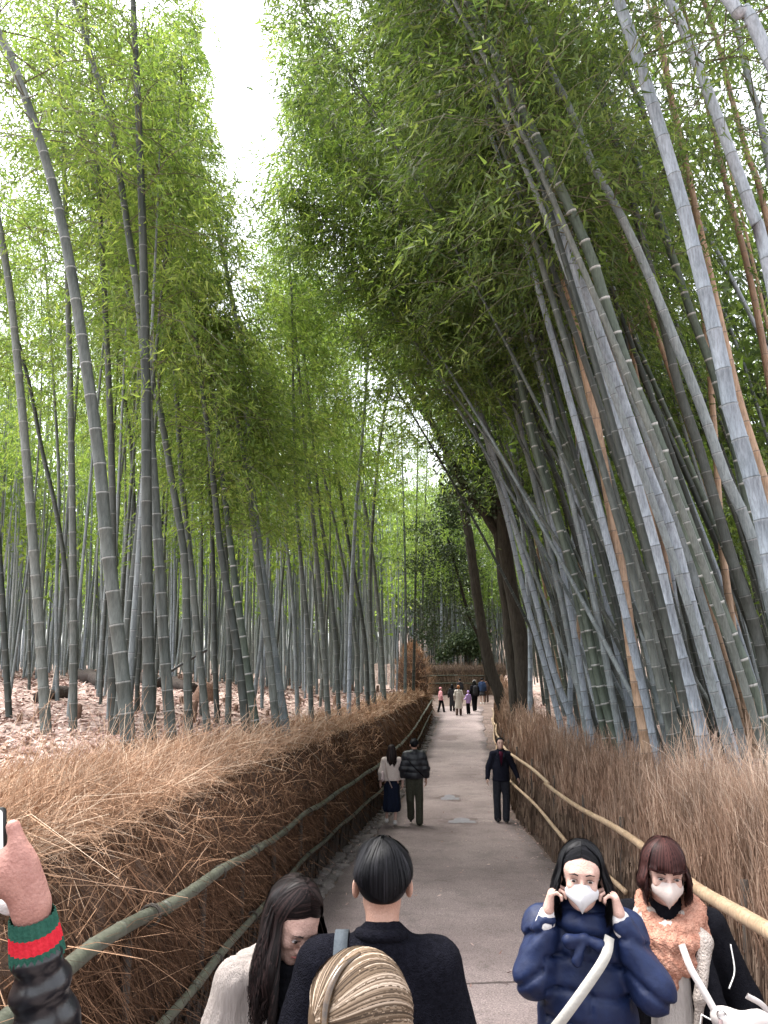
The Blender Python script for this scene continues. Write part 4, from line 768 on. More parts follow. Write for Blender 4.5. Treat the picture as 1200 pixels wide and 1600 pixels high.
pS = seen([(762, 1060), (750, 1000), (734, 967), (722, 923), (712, 886), (700, 840)], 34); tS = empty('evergreen_shrub', pS[0]); tag(tS, 'dark small-leaved evergreen bush left of the crooked trunk, above the far group', 'shrub')
limb('trunk', pS, .09, .04, tS, pS[0], 12)
leafcloud('crown', seen([(700, 800), (715, 820), (665, 830), (690, 860), (720, 870), (650, 880), (690, 920), (730, 900), (665, 950), (700, 780), (740, 960), (675, 990)], 34), .85, 9000, .12, M_leafe, tS, 63, loc=pS[0])
for i, (px, py, yy, rr, lab) in enumerate([(728, 1005, 66, 1.7, 'small dark conifer-like bush just above the far crossing fence')]):
    c = seen([(px, py)], yy)[0]; t_ = empty('evergreen_shrub', c - [0, 0, rr * 1.3]); tag(t_, lab, 'shrub'); lc = np.array(t_.location)
    limb('trunk', np.array([c - [0, 0, rr * 1.4], c - [0, 0, rr * .5], c + [.1, 0, rr * .3]]), .12, .03, t_, lc, 20 + i)
    r = np.random.default_rng(i); leafcloud('crown', c + r.normal(0, .45, (9, 3)) * rr * [1, .6, 1], rr * .5, 9000, .2, M_leafe, t_, 80 + i, loc=lc)

M_stump = MAT('stump_wood', (.09, .05, .035), (.2, .12, .085), 18, .95, .8)
M_log = MAT('log_dark', (.018, .014, .012), (.06, .045, .038), 8, .95, .9)
sp_ = []
pr_st = []
for k in range(3):
    r = np.random.default_rng(300 + k); V, F = tube([(0, 0, -.1), (0, 0, .05), (.01, 0, .2 + .05 * k)], [.085, .07, .065], 9); V[-10:, 2] += r.normal(0, .012, 10); pr_st.append(mk('stump_body', V, F, M_stump, coll=False).data)
WH = ['right of the brown root stump', 'on the open pink litter', 'near the brush bend', 'behind the dark logs', 'between the thin stems', 'close behind the tawny brush']
spots = [(352, 1098), (368, 1110), (378, 1078), (395, 1090), (418, 1120), (453, 1072), (462, 1086), (468, 1102), (480, 1070), (498, 1096), (508, 1082), (523, 1102), (537, 1095), (549, 1080), (556, 1106), (572, 1090), (340, 1122), (300, 1130), (245, 1115), (283, 1100), (120, 1125), (60, 1118), (30, 1130), (540, 1064), (505, 1060), (440, 1092), (590, 1082)]
for k, (px, py) in enumerate(spots):
    d = ray(px, py); t = 6.
    while t < 45 and d[2] * t > float(terL(d[0] * t, d[1] * t)): t += .1
    P = d * t; o = bpy.data.objects.new('bamboo_stump', pr_st[k % 3]); COL.objects.link(o); o.location = P; sc = rng.uniform(.45, .8) * (1 + t / 60); o.scale = (sc, sc, sc * rng.uniform(.7, 1.2)); o.rotation_euler = (rng.uniform(-.15, .15), rng.uniform(-.15, .15), rng.uniform(0, 6))
    tag(o, f'small dark cut bamboo stump {WH[2] if px > 535 else WH[1] if px > 430 else WH[0] if px > 345 else WH[5] if py > 1120 else WH[3]}', 'stump', f'cut bamboo stumps {WH[2] if px > 535 else WH[1] if px > 430 else WH[0] if px > 345 else WH[5] if py > 1120 else WH[3]}')
def onleft(px, py):
    d = ray(px, py); t = 6.
    while t < 60 and d[2] * t > float(terL(d[0] * t, d[1] * t)): t += .1
    return d * t
p = onleft(318, 1098); V, F = tube(p + np.array([(0, 0, -.2), (-.02, 0, .1), (.05, 0, .38), (.12, 0, .5)]), [.42, .3, .22, .12], 14); V = V + (V - p) * (sn(V, 5, 9) * .25)[:, None]
tag(mk('root_stump', V, F, M_stump), 'wide brown root stump with ragged top on the litter', 'stump')
for k, (a, b, r0, lab) in enumerate([((118, 1062), (172, 1078), .2, 'short black rotten log lying left behind the thick bamboos'), ((165, 1066), (250, 1076), .2, 'long black rotten log behind the dark upright bamboo'), ((250, 1072), (300, 1084), .15, 'black log end touching the root stump'), ((60, 1100), (110, 1092), .13, 'dark log near the left edge'), ((215, 1050), (262, 1040), .04, 'thin pale stick leaning over the black logs')]):
    A = onleft(*a) if k < 4 else onleft(225, 1078); B = onleft(*b) if k < 4 else A + [1.6, .4, 1.1]; A = A + [0, 0, r0 * .8]; B = B + [0, 0, r0 * .8 if k < 4 else 0]; S = spline(np.array([A, (A + B) / 2 + [0, .1, .05], B])); V, F = tube(S, r0 * (1 + .2 * np.sin(np.arange(len(S)) * .9)), 10); V = V + (sn(V, 5, k) * .05)[:, None]
    tag(mk('fallen_log' if k < 4 else 'fallen_stick', V, F, M_log if k < 4 else C['pale'].copy()), lab, 'log' if k < 4 else 'stick')

# ------------------------------------------------------------------ people: surfaces grown from distance fields
def surfnet(f, xs, ys, zs):
    X, Y, Z = np.meshgrid(xs, ys, zs, indexing='ij'); d = f(np.stack([X, Y, Z], -1)); s = d < 0; nx, ny, nz = d.shape
    g = [xs, ys, zs]; acc = np.zeros((nx - 1, ny - 1, nz - 1, 3)); cnt = np.zeros((nx - 1, ny - 1, nz - 1)); P = np.stack([X, Y, Z], -1); quads = []
    ids = None; edges = []
    for ax in range(3):
        a = [slice(None)] * 3; b = [slice(None)] * 3; a[ax] = slice(0, -1); b[ax] = slice(1, None); a, b = tuple(a), tuple(b)
        e = np.argwhere(s[a] != s[b]); e2 = e.copy(); e2[:, ax] += 1; da = d[tuple(e.T)]; db = d[tuple(e2.T)]; t = da / (da - db + 1e-12); pt = P[tuple(e.T)] * (1 - t)[:, None] + P[tuple(e2.T)] * t[:, None]
        o1, o2 = [q for q in range(3) if q != ax]; cells = []
        for u, v in ((0, 0), (1, 0), (1, 1), (0, 1)):
            c = e.copy(); c[:, o1] -= u; c[:, o2] -= v; cells.append(c)
        lim = np.array([nx - 1, ny - 1, nz - 1]); ok_ = np.ones(len(e), bool)
        for c in cells: ok_ &= ((c >= 0) & (c < lim)).all(1)
        for c in cells: c2 = c[ok_]; np.add.at(acc, tuple(c2.T), pt[ok_]); np.add.at(cnt, tuple(c2.T), 1)
        flip = s[a][tuple(e.T)][ok_]; 
        if ax == 1: flip = ~flip
        edges.append(([c[ok_] for c in cells], flip))
    act = cnt > 0; ids = -np.ones(cnt.shape, int); ids[act] = np.arange(act.sum()); V = acc[act] / cnt[act][:, None]; F = []
    for cells, flip in edges:
        q = np.stack([ids[tuple(c.T)] for c in cells], -1); q[flip] = q[flip][:, ::-1]; F.append(q[:, ::-1])
    return V, np.vstack(F)
def cp(a, b, ra, rb=None, k=.02, fl=None): return ('c', np.array(a, float), np.array(b, float), ra, ra if rb is None else rb, k, fl)
def el(c, r, k=.02, R=None, sub=False): return ('e', np.array(c, float), np.array(r if hasattr(r, '__len__') else (r, r, r), float), k, R, sub)
def field(prims, warp=None):
    def f(P):
        d = None
        for p in prims:
            if p[0] == 'c':
                _, a, b, ra, rb, k, fl = p; ab = b - a; L2 = (ab @ ab) + 1e-9; t = np.clip(((P - a) @ ab) / L2, 0, 1); q = P - (a + t[..., None] * ab)
                if fl is not None: ax, s_ = fl; ax = np.array(ax, float); ax /= np.linalg.norm(ax); c = q @ ax; q = q + ax * (c * (s_ - 1))[..., None]
                di = np.sqrt((q ** 2).sum(-1)) - (ra + (rb - ra) * t)
                if fl is not None: di = di / max(1, fl[1]) ** .5
                sub = False
            else:
                _, c, r, k, R, sub = p; q = P - c
                if R is not None: q = q @ R
                k0 = np.sqrt(((q / r) ** 2).sum(-1)); k1 = np.sqrt(((q / r ** 2) ** 2).sum(-1)) + 1e-9; di = k0 * (k0 - 1) / k1
            if d is None: d = di; continue
            if sub: di = -di; h = np.maximum(k - np.abs(d - di), 0) / k; d = np.maximum(d, di) + h * h * k / 4
            else: h = np.maximum(k - np.abs(d - di), 0) / k; d = np.minimum(d, di) - h * h * k / 4
        return d + warp(P) if warp else d
    return f
def bounds(prims, pad=.03):
    lo, hi = np.full(3, 9e9), np.full(3, -9e9)
    for p in prims:
        if p[0] == 'c': r = max(p[3], p[4]); A = np.stack([p[1], p[2]]); lo = np.minimum(lo, A.min(0) - r); hi = np.maximum(hi, A.max(0) + r)
        elif not p[5]: r = p[2].max() if p[4] is not None else p[2]; lo = np.minimum(lo, p[1] - r); hi = np.maximum(hi, p[1] + r)
    return lo - pad, hi + pad
def solid(name, prims, res, mat, parent, warp=None, clip=None):
    lo, hi = bounds(prims); xs, ys, zs = [np.arange(lo[i], hi[i] + res, res) for i in range(3)]
    g = field(prims, warp); f = (lambda P: np.maximum(g(P), clip(P))) if clip else g
    V, F = surfnet(f, xs, ys, zs); return mk(name, V, F, mat, parent)
def Rot(yaw=0, pitch=0, roll=0): return np.array(Matrix.Rotation(yaw, 3, 'Z') @ Matrix.Rotation(pitch, 3, 'X') @ Matrix.Rotation(roll, 3, 'Y'))
def xf(prims, R, c, s=1.0):
    out = []
    for p in prims:
        if p[0] == 'c': out.append(('c', R @ (p[1] * s) + c, R @ (p[2] * s) + c, p[3] * s, p[4] * s, p[5] * s, None if p[6] is None else (R @ np.array(p[6][0], float), p[6][1])))
        else: out.append(('e', R @ (p[1] * s) + c, p[2] * s, p[3] * s, R if p[4] is None else R @ p[4], p[5]))
    return out
def head_prims(male=False, detail=True):
    j = .004 if male else 0
    P = [el((0, .018, .035), (.076, .094, .09)), cp((0, -.03, .03), (0, -.045, -.07), .06, .036 + j, .03), el((0, -.025, -.058), (.054 + j, .058, .042), .03)]
    if detail:
        P += [cp((-.032, -.082, .03), (.032, -.082, .03), .011, .011, .02), el((.035, -.064, -.018), .021, .02), el((-.035, -.064, -.018), .021, .02), el((.031, -.104, .01), (.017, .017, .012), .015, None, True), el((-.031, -.104, .01), (.017, .017, .012), .015, None, True),
              cp((0, -.09, .012), (0, -.109, -.024), .0075, .0115, .012), el((.011, -.1, -.028), .008, .008), el((-.011, -.1, -.028), .008, .008), el((0, -.086, -.05), (.02, .014, .014), .015), el((0, -.082, -.083), (.02, .016, .015), .02)]
    for s_ in (-1, 1): P += [el((s_ * .083, .014, -.006), (.009, .019, .032), .008, Rot(s_ * -.5)), ]
    return P
def hand_prims(side=1, curl=.5, spread=.06, scale=1.0, thumb=.6):   # local: wrist at 0, fingers along -Z, palm faces -Y, thumb towards side*X
    P = [cp((0, 0, 0), (0, 0, -.03), .024, .026, .015, ((0, 1, 0), 1.5)), cp((side * .02, 0, -.035), (side * .026, 0, -.085), .016, .015, .02, ((0, 1, 0), 1.1)), cp((-side * .02, 0, -.03), (-side * .026, 0, -.08), .016, .014, .02, ((0, 1, 0), 1.1)), cp((0, 0, -.03), (0, 0, -.085), .02, .016, .02, ((0, 1, 0), 1.2))]
    for i, (x, L0) in enumerate(((.03, .07), (.011, .078), (-.009, .072), (-.028, .057))):
        b = np.array([side * x, 0, -.09 + .004 * abs(i - 1)]); a = side * x * spread * 20 * .1; ang = curl * (.7 + .12 * i); r = .0088 - .0006 * i
        for j, seg in enumerate((.45, .32, .23)):
            dvec = np.array([math.sin(a) * 1., -math.sin(ang), -math.cos(ang)]); e = b + dvec * L0 * seg; P.append(cp(b, e, r, r * .93, .004)); b = e; ang += curl * .9; r *= .93
    b = np.array([side * .026, -.004, -.025]); m_ = b + np.array([side * .032 * thumb / .6, -.016, -.028]); e = m_ + np.array([side * .006, -.014 - .01 * curl, -.032]); P += [cp(b, m_, .0135, .0115, .012), cp(m_, e, .0105, .009, .004)]
    return P if scale == 1 else xf(P, np.eye(3), np.zeros(3), scale)
def aim(down, palm):                 # rotation putting local -Z along `down` and local -Y along `palm`
    z = -np.array(down, float); z /= np.linalg.norm(z); y = -np.array(palm, float); y -= z * (y @ z); y /= np.linalg.norm(y); return np.stack([np.cross(y, z), y, z], 1)
def folds(amp, f, seed, st=(1, 1, 1)): return lambda P: amp * sn(P * np.array(st), f, seed, 6)
def V2(o_name, V, F, mat, parent, R, c, s=1.0, uv=None, kind=None, smooth=True):
    o = mk(o_name, (np.asarray(V) * s) @ R.T + c, F, mat, parent, uv=uv, smooth=smooth)
    if kind: o['kind'] = kind
    return o
def hribs(S, w, c0):
    n, m, _ = S.shape; T = np.gradient(S, axis=1); N_ = S - np.array(c0); N_[..., 2] *= .5; sd = np.cross(T, N_); sd /= np.linalg.norm(sd, axis=2)[..., None] + 1e-9; w = np.broadcast_to(w, (n, m))
    V = np.stack([S - sd * w[..., None], S + sd * w[..., None]], 2); b_ = np.arange(n)[:, None] * m * 2 + np.arange(m - 1)[None] * 2; return V.reshape(-1, 3), np.stack([b_, b_ + 1, b_ + 3, b_ + 2], -1).reshape(-1, 4)
def hair_tubes(n, seed, r3, c0, faz, th1, hang, g, wave=.01, w=.0022, part=0.0, inward=.0, bang=None, spread=1.0, flip=0.0, m1=8, m2=7, short=False, parted=False):
    r = np.random.default_rng(seed); phi = r.uniform(-PI, PI, n); sg = np.sign(phi); ab = np.abs(phi); T = np.linspace(.05, 1, m1)
    if short:
        t1 = np.interp(ab, [0, .7, 1.3, 1.9, PI], [1.0, 1.05, 1.12, 1.6, 2.1]); t0 = r.uniform(0, .8, n)
    else: t1 = np.full(n, th1) * r.uniform(.97, 1.03, n); t0 = r.uniform(0, .55, n) ** 1.5
    isb = (ab < (bang or 0)) & (r.random(n) < .9); th = (t0[:, None] * t1[:, None] + (1 - t0[:, None]) * t1[:, None] * T[None]) if short else (t0[:, None] + (t1 - t0)[:, None] * T[None])
    if bang: th = np.where(isb[:, None], t0[:, None] + (1.5 - t0)[:, None] * T[None], th)
    sm = np.clip(th / 1.15, 0, 1); sm = sm * sm * (3 - 2 * sm); tgt = np.where(isb, ab, np.maximum(ab, faz)); pe = sg[:, None] * (ab[:, None] + (tgt - ab)[:, None] * sm)
    rad = np.array(r3) * 1.0; k = 1 + .1 * isb[:, None] * np.clip(th / 1.2, 0, 1) + r.normal(0, .012, n)[:, None] * (1 if not short else 2.8) + .012 * np.sin(th * 5 + phi[:, None] * 3) * (1 if not short else 2.8)
    S = np.stack([rad[0] * np.sin(th) * np.sin(pe) * k + part * np.cos(th), -rad[1] * np.sin(th) * np.cos(pe) * k, rad[2] * np.cos(th) * k], -1) + np.array(c0)
    if parted:
        q = np.arange(n) < n * .5; ps = r.uniform(-.5, .99, n)[:, None]; la = -.07 + (r.uniform(1.4, 1.6, n)[:, None] + .07) * T[None]; ps = ps * (1 - .42 * (np.abs(la) / 1.5) ** 1.3); sx = np.where(r.random(n) < .5, -1, 1)[:, None]
        S2 = np.stack([sx * np.sin(la) * rad[0] * k, -np.cos(la) * np.sin(ps) * rad[1] * k - .012 * np.sin(la) * (ps > .2), np.cos(la) * np.cos(ps) * rad[2] * k - .062 * np.clip(ps, 0, 1) * np.clip(np.sin(la), 0, 1) ** 1.3 * np.cos(la * .8)], -1) + np.array(c0); S = np.where(q[:, None, None], S2, S); isb = isb & ~q
    if hang > 0:
        e = S[:, -1]; tt = np.linspace(0, 1, m2 + 1)[1:]; Lh = np.where(isb, 0.004, hang * r.uniform(.82, 1.08, n)); out = S[:, -1] - np.array(c0); out[:, 2] = 0; out /= np.linalg.norm(out, axis=1)[:, None] + 1e-9
        dr = e[:, None] + np.array(g)[None, None] * (Lh[:, None] * tt)[..., None] + out[:, None] * (Lh[:, None] * (spread * .1 * np.sin(tt * PI * .9)[None] - inward * tt[None] ** 2 + flip * tt[None] ** 4))[..., None]
        dr = dr + np.stack([np.sin(tt[None] * 9 + phi[:, None] * 4), np.cos(tt[None] * 8 + phi[:, None] * 5), 0 * tt[None] + 0 * phi[:, None]], -1) * wave * tt[None, :, None]
        S = np.concatenate([S, dr], 1)
    m = S.shape[1]; rr = w * np.interp(np.linspace(0, 1, m), [0, .15, .7, 1], [.7, 1, 1, .3]); V, F = hribs(S, rr * 1.25, c0)
    return V, F, np.repeat(np.stack([r.random(n), r.random(n)], -1), m * 2, 0)
def HAIR(name, cols, rough=.45, spec=.35): return UVRAND(name, cols, .5, .12)
H_black = HAIR('hair_black', [(.002, .002, .003), (.005, .005, .006), (.014, .013, .016)], .32); H_brown = HAIR('hair_auburn', [(.012, .005, .005), (.03, .011, .01), (.065, .024, .021)], .35)
H_darkbrown = HAIR('hair_darkbrown', [(.004, .003, .003), (.01, .007, .007), (.03, .018, .017)], .35); H_blonde = HAIR('hair_blonde', [(.045, .03, .02), (.11, .075, .048), (.26, .19, .135), (.46, .37, .29)], .4); H_orange = HAIR('hair_orange', [(.25, .1, .04), (.4, .18, .08)], .5)
SK = lambda n, a, b: MAT(n, a, b, 22, .52, .25, spec=.35, bscale=160, fine=.06)
S_pale = SK('skin_pale', (.44, .27, .22), (.54, .35, .29)); S_mid = SK('skin_mid', (.36, .2, .145), (.44, .26, .195)); S_warm = SK('skin_warm', (.3, .14, .115), (.42, .22, .18))
def CL(name, a, b=None, rough=.85, bump=.25, scale=30, sheen=.0, spec=.06, st=(1, 1, 1), fine=.0): return MAT(name, a, b or tuple(min(1, x * 1.35) for x in a), scale, rough, bump, spec=spec, sheen=sheen, stretch=st, fine=fine)
K_black = CL('cloth_black', (.005, .005, .007), (.012, .012, .015)); K_white = CL('cloth_white', (.5, .47, .46), (.6, .57, .56)); M_sole = CL('shoe_sole', (.65, .65, .63)); M_shoeb = CL('shoe_black', (.012, .012, .014), None, .5); M_eyew = MAT('eye_white', (.4, .36, .35), None, 5, .3); M_iris = MAT('iris_dark', (.015, .01, .008), None, 5, .2); M_brow = MAT('brow_hair', (.03, .02, .018), None, 5, .8); M_lip = MAT('lip', (.42, .13, .12), (.5, .18, .16), 20, .45)
DJ = dict(hip=(.095, 0, .92), knee=(.1, -.02, .5), ank=(.1, .02, .09), sh=(.175, .01, 1.4), el=(.235, .03, 1.13), wr=(.245, -.05, .89), head=(0, -.012, 1.595))
def fig(label, loc, rotz, H=1.65, J={}, res=.016, skin=None, top=None, bottom=None, shoes=None, hair=None, male=False, head=(0, 0, 0), group=None, hs=1.0, face=True, hands=True, cat='person', build=1.0):
    s = H / 1.72; root = empty('person', loc, rotz); tag(root, label, cat, group); near = res < .012
    def jt(k, sd): 
        kk = k + ('R' if sd < 0 else 'L')
        if kk in J: return np.array(J[kk], float)
        v = np.array(DJ[k], float) * s; v[0] *= sd; return v
    hc = np.array(J.get('head', np.array(DJ['head']) * s), float); hsz = hs * (.95 if near else s); R = Rot(*head); g = R.T @ np.array([0, 0, -1.])
    HP = xf(head_prims(male, face), R, hc, hsz); prims = list(HP); neck0 = R @ np.array([0, .025, -.05]) * hsz + hc; neck1 = np.array([0, .02, (jt('sh', 1)[2] + jt('sh', -1)[2]) / 2 - .02]); prims.append(cp(neck0, neck1, .05 * hsz, .054 * hsz, .03))
    prims += [cp((0, .01, 1.3 * s), (0, 0, .98 * s), .1 * s, .1 * s, .03), cp(jt('sh', -1) * [.9, 1, 1] + [0, 0, -.04 * s], jt('sh', 1) * [.9, 1, 1] + [0, 0, -.04 * s], .03 * s, None, .03)]
    for sd in (-1, 1):
        prims += [cp(jt('sh', sd) * [.92, 1, 1] + [0, 0, -.04 * s], jt('el', sd), .036 * s, .03 * s), cp(jt('el', sd), jt('wr', sd), .03 * s, .022 * s), cp(jt('hip', sd), jt('knee', sd), .065 * s, .045 * s), cp(jt('knee', sd), jt('ank', sd), .042 * s, .032 * s)]
        if hands and not near: d_ = jt('wr', sd) - jt('el', sd); d_ /= np.linalg.norm(d_); hp = hand_prims(sd, .5, scale=s * 1.02); prims += xf(hp if res < .02 else hp[:4] + hp[4:16:3], aim(d_, (-sd, 0, 0)), jt('wr', sd))
    if near:     # a grid fine at the head, coarse below
        lo, hi = bounds(prims); hr = .13 * hsz; ax = []
        for i in range(3):
            c = hc[i]; a, b = c - hr, c + hr; ax.append(np.concatenate([np.arange(lo[i], a, .02), np.arange(a, b, .006), np.arange(b, hi[i] + .02, .02)]))
        V, F = surfnet(field(prims), *ax); parts = [(V, F)]
        for sd in (-1, 1):
            hj = J.get('hand' + ('R' if sd < 0 else 'L'))
            if hj is None: continue
            dn, pl, cu = hj; hp = xf(hand_prims(sd, cu, scale=.97), aim(dn, pl), jt('wr', sd)); lo, hi = bounds(hp, .01); parts.append(surfnet(field(hp), *[np.arange(lo[i], hi[i], .0046) for i in range(3)]))
        V, F = joinq(parts)
    else: lo, hi = bounds(prims); V, F = surfnet(field(prims), *[np.arange(lo[i], hi[i] + res, res) for i in range(3)])
    mk('body', V, F, skin or S_pale, root)
    if face and res < .02:
        for sx in (-1, 1):
            V, F = surfnet(field([el((sx * .031, -.088, .0085), (.0115, .007, .004))]), *[np.arange(a, b, .0028) for a, b in ((sx * .031 - .018, sx * .031 + .018), (-.1, -.075), (-.003, .02))]); V2('eye', V, F, M_eyew, root, R, hc, hsz)
            V, F = surfnet(field([el((sx * .031, -.0925, .0085), (.0078, .0042, .0042))]), *[np.arange(a, b, .0022) for a, b in ((sx * .031 - .012, sx * .031 + .012), (-.102, -.085), (-.001, .019))]); V2('iris', V, F, M_iris, root, R, hc, hsz)
            V, F = tube([(sx * .015, -.0945, .0135), (sx * .024, -.0965, .0168), (sx * .034, -.0945, .0168), (sx * .046, -.086, .0115)], [.0008, .0014, .0014, .0006], 5); V2('eyelid', V, F, M_brow, root, R, hc, hsz)
            V, F = tube([(sx * .014, -.0955, .03), (sx * .028, -.096, .035), (sx * .048, -.084, .03)], [.0028, .0032, .001], 5); V2('eyebrow', V, F, M_brow, root, R, hc, hsz)
        V, F = tube([(-.021, -.0935, -.054), (-.008, -.0995, -.0505), (0, -.1005, -.0525), (.008, -.0995, -.0505), (.021, -.0935, -.054)], [.001, .0042, .0042, .0042, .001], 6); V2('lips', V, F, M_lip, root, R, hc, hsz)
    if bottom:
        k, m_ = bottom[:2]; P = []
        if k == 'pants':
            for sd in (-1, 1): P += [cp(jt('hip', sd) * [.85, 1, 1.03], jt('knee', sd), .105 * s * build, .08 * s, .03), cp(jt('knee', sd), jt('ank', sd) + [0, 0, -.01], .08 * s, .075 * s, .02)]
            P += [cp((0, 0, .96 * s), (0, 0, 1.02 * s), .13 * s * build, .125 * s * build, .05, ((0, 1, 0), 1.25))]
            solid('trousers', P, res * (1.3 if not near else 2.4), m_, root, folds(.006, 22, 5, (1, 1, .6)))
        else:
            zh = bottom[2] * s; P = [cp((0, 0, 1.0 * s), (0, 0, .8 * s), .12 * s, .16 * s, .05, ((0, 1, 0), 1.2)), cp((0, 0, .8 * s), (0, .01, zh + .1), .165 * s, .2 * s, .05, ((0, 1, 0), 1.15))]
            solid('skirt', P, res * 1.1, m_, root, lambda Q: .012 * np.sin(np.arctan2(Q[..., 0], Q[..., 1]) * 9) * np.clip((1. - Q[..., 2]) * 1.6, 0, 1), clip=lambda Q: zh - Q[..., 2])
    if shoes is not None:
        for sd in (-1, 1):
            a = jt('ank', sd); tdir = np.array(J.get('toe' + ('R' if sd < 0 else 'L'), (0, -1, 0)), float); z0 = max(a[2] - .05, .03 * s); sole = np.array([a[0], a[1], a[2] - .045 * s]); e = sole + tdir * .14 * s
            solid('shoe', [cp(a + [0, 0, -.0], sole, .038 * s, .038 * s, .02), cp(sole + tdir * -.03, e, .036 * s, .03 * s, .03, ((0, 0, 1), 1.3))], min(res, .014), shoes, root)
    if top:
        m_, hem, pf = top[:3]; op = top[3] if len(top) > 3 else {}; hz = hem * s; fl = ((0, 1, 0), 1.35); sw = .165 * s * build * (1 + .5 * (pf - 1))
        za = (jt('sh', 1)[2] + jt('sh', -1)[2]) / 2
        q5 = pf ** .5; T = [cp((0, .01, za - .15 * s), (0, .0, min(1.05 * s, za - .32)), sw * .92, sw * .9, .06, fl), cp((0, .02, za + .0 * s), (0, .02, za + .05 * s), .068 * s * q5, .058 * s * q5, .03)] + [cp((sd * .03, .02, za + .02 * s), jt('sh', sd) * [.9, 1, 1] + [0, 0, -.015 * s], .062 * s * q5, .056 * s * q5, .05) for sd in (-1, 1)]
        if hem < 1.0: T.append(cp((0, 0, 1.08 * s), (0, .0, hz), sw * .96, op.get('hemr', .2) * s, .06, ((0, 1, 0), 1.25)))
        ar, ae, aw = op.get('arm', (.062, .055, .046))
        for sd in (-1, 1):
            w_ = jt('wr', sd); e_ = jt('el', sd); d_ = w_ - e_; w2 = e_ + d_ * op.get('slv', 1.0); T += [cp(jt('sh', sd) * [.95, 1, 1] + [0, 0, -.02 * s], e_, ar * s * pf * .92, ae * s * pf, .05), cp(e_, w2, ae * s * pf, aw * s * pf ** .5, .03)]
        wp = op.get('warp') or folds(.005 * (1.3 if not near else 1), 16, 8)
        solid(op.get('name', 'coat' if hem < .95 else 'top'), T, res, m_, root, wp, clip=lambda Q: hz - Q[..., 2] + 0 * Q[..., 0])
    if hair:
        kind, m_ = hair[:2]; ho = hair[2] if len(hair) > 2 else {}; c0 = (0, .018, .035); n = ho.get('n', 500 if res < .02 else 90); w = ho.get('w', .0024 if near else (.004 if res < .02 else .008))
        base = [el((0, .02, .038), (.084, .101, .096)), el((0, -.15, .0), (.092, .12, .14), .02, None, True)]
        if kind == 'short': base.append(el((0, -.01, -.12), (.14, .13, .095), .02, None, True))
        if kind in ('long', 'bob'): L_ = ho.get('len', .3); base += [cp((0, .05, .0), R.T @ np.array([0, .03, -min(L_ * .9, .35)]) + np.array([0, .05, -.01]), .068, .05, .03, (R.T @ np.array([0, 1., 0]), 1.5))]
        lo, hi = bounds(base, .01); rs = .007 if near else .012; V, F = surfnet(field(base), *[np.arange(lo[i], hi[i] + rs, rs) for i in range(3)]); u = np.full((len(V), 2), .15); hr_ = V2('hair', V, F, m_, root, R, hc, hsz, uv=u)
        if kind == 'short': V, F, uv = hair_tubes(n, 3, (.089, .107, .103), c0, 0, 2, 0, g, w=w, short=True)
        else: V, F, uv = hair_tubes(n, 4, (.089, .106, .101), c0, ho.get('faz', 1.0), 1.62, ho.get('len', .3), g, wave=ho.get('wave', .01), w=w, bang=ho.get('bang'), parted=ho.get('parted', False), inward=ho.get('inward', .05), spread=ho.get('spread', 1.), flip=ho.get('flip', 0))
        V2('hair_strands', V, F, m_, root, R, hc, hsz, uv=uv, kind='stuff')
    return root, R, hc, hsz
def at(px, s, py=1287):
    p = W(px, py, s); return (p[0], p[1], float(fP(p[1])) + .045)

# ---- far group at the end of the path
FR = .024
K_pink = CL('cloth_pink', (.6, .28, .31)); K_lilac = CL('cloth_lilac', (.36, .25, .48)); K_beige = CL('cloth_beige', (.46, .42, .38)); K_navyd = CL('cloth_navy_dark', (.012, .016, .035)); K_navyb = CL('cloth_navy_blue', (.025, .04, .085)); K_grey = CL('cloth_darkgrey', (.03, .03, .034)); K_brown = CL('cloth_brown', (.09, .06, .05))
STRIDE = dict(ankL=(.1, .14, .1), kneeL=(.1, .02, .5), ankR=(-.1, -.16, .1), kneeR=(-.1, -.1, .5))
p = at(689, 26, 1113); fig('person in pink hooded jacket and black leggings, leftmost of the far group', p, PI / 2 + .3, 1.5, STRIDE, FR, top=(K_pink, .84, 1.1, dict(name='jacket')), bottom=('pants', K_black), shoes=M_shoeb, hair=('short', K_pink), face=False)
p = at(707, 25.5, 1112); fig('person in long dark coat, left of the cream-coated one in the far group', p, PI, 1.62, {}, FR, top=(K_grey, .35, 1.1, dict(hemr=.19)), bottom=('pants', K_black), shoes=M_shoeb, hair=('bob', H_black, dict(len=.16)), face=False)
p = at(717, 27, 1117); fig('person in long cream coat with orange hair walking away in the far group', p, PI - .15, 1.72, dict(STRIDE), FR, top=(K_beige, .4, 1.12, dict(hemr=.24)), bottom=('pants', K_brown), shoes=M_shoeb, hair=('bob', H_orange, dict(len=.06)), face=False)
p = at(719, 23, 1104); fig('person in dark top seen behind the cream coat in the far group', p, PI + .4, 1.7, {}, FR, top=(K_grey, .9, 1.1), bottom=('pants', K_black), shoes=M_shoeb, hair=('short', H_darkbrown), face=False, male=True)
p = at(732, 26.5, 1114); fig('child in lilac hooded jacket holding something, in front of the tall black figure', p, PI + .7, 1.36, dict(elL=(.2, -.02, .88), wrL=(.14, -.2, .86)), FR, top=(K_lilac, .8, 1.15, dict(name='jacket')), bottom=('pants', K_black), shoes=M_sole, hair=('short', K_lilac), face=False)
p = at(742, 25.5, 1110); r_, R, hc, hz = fig('tall person in black with a white headband and backpack in the far group', p, PI + .2, 1.85, STRIDE, FR, top=(K_black, .82, 1.25, dict(name='jacket')), bottom=('pants', K_black), shoes=M_sole, hair=('long', H_black, dict(len=.25)), face=False, build=1.15)
a = np.linspace(-1.7, 1.7, 15); V, F = tube(np.stack([.098 * np.sin(a), .02 + 0 * a, .05 + .1 * np.cos(a)], -1), .014, 6); V2('headband', V, F, K_white, r_, R, hc, hz)
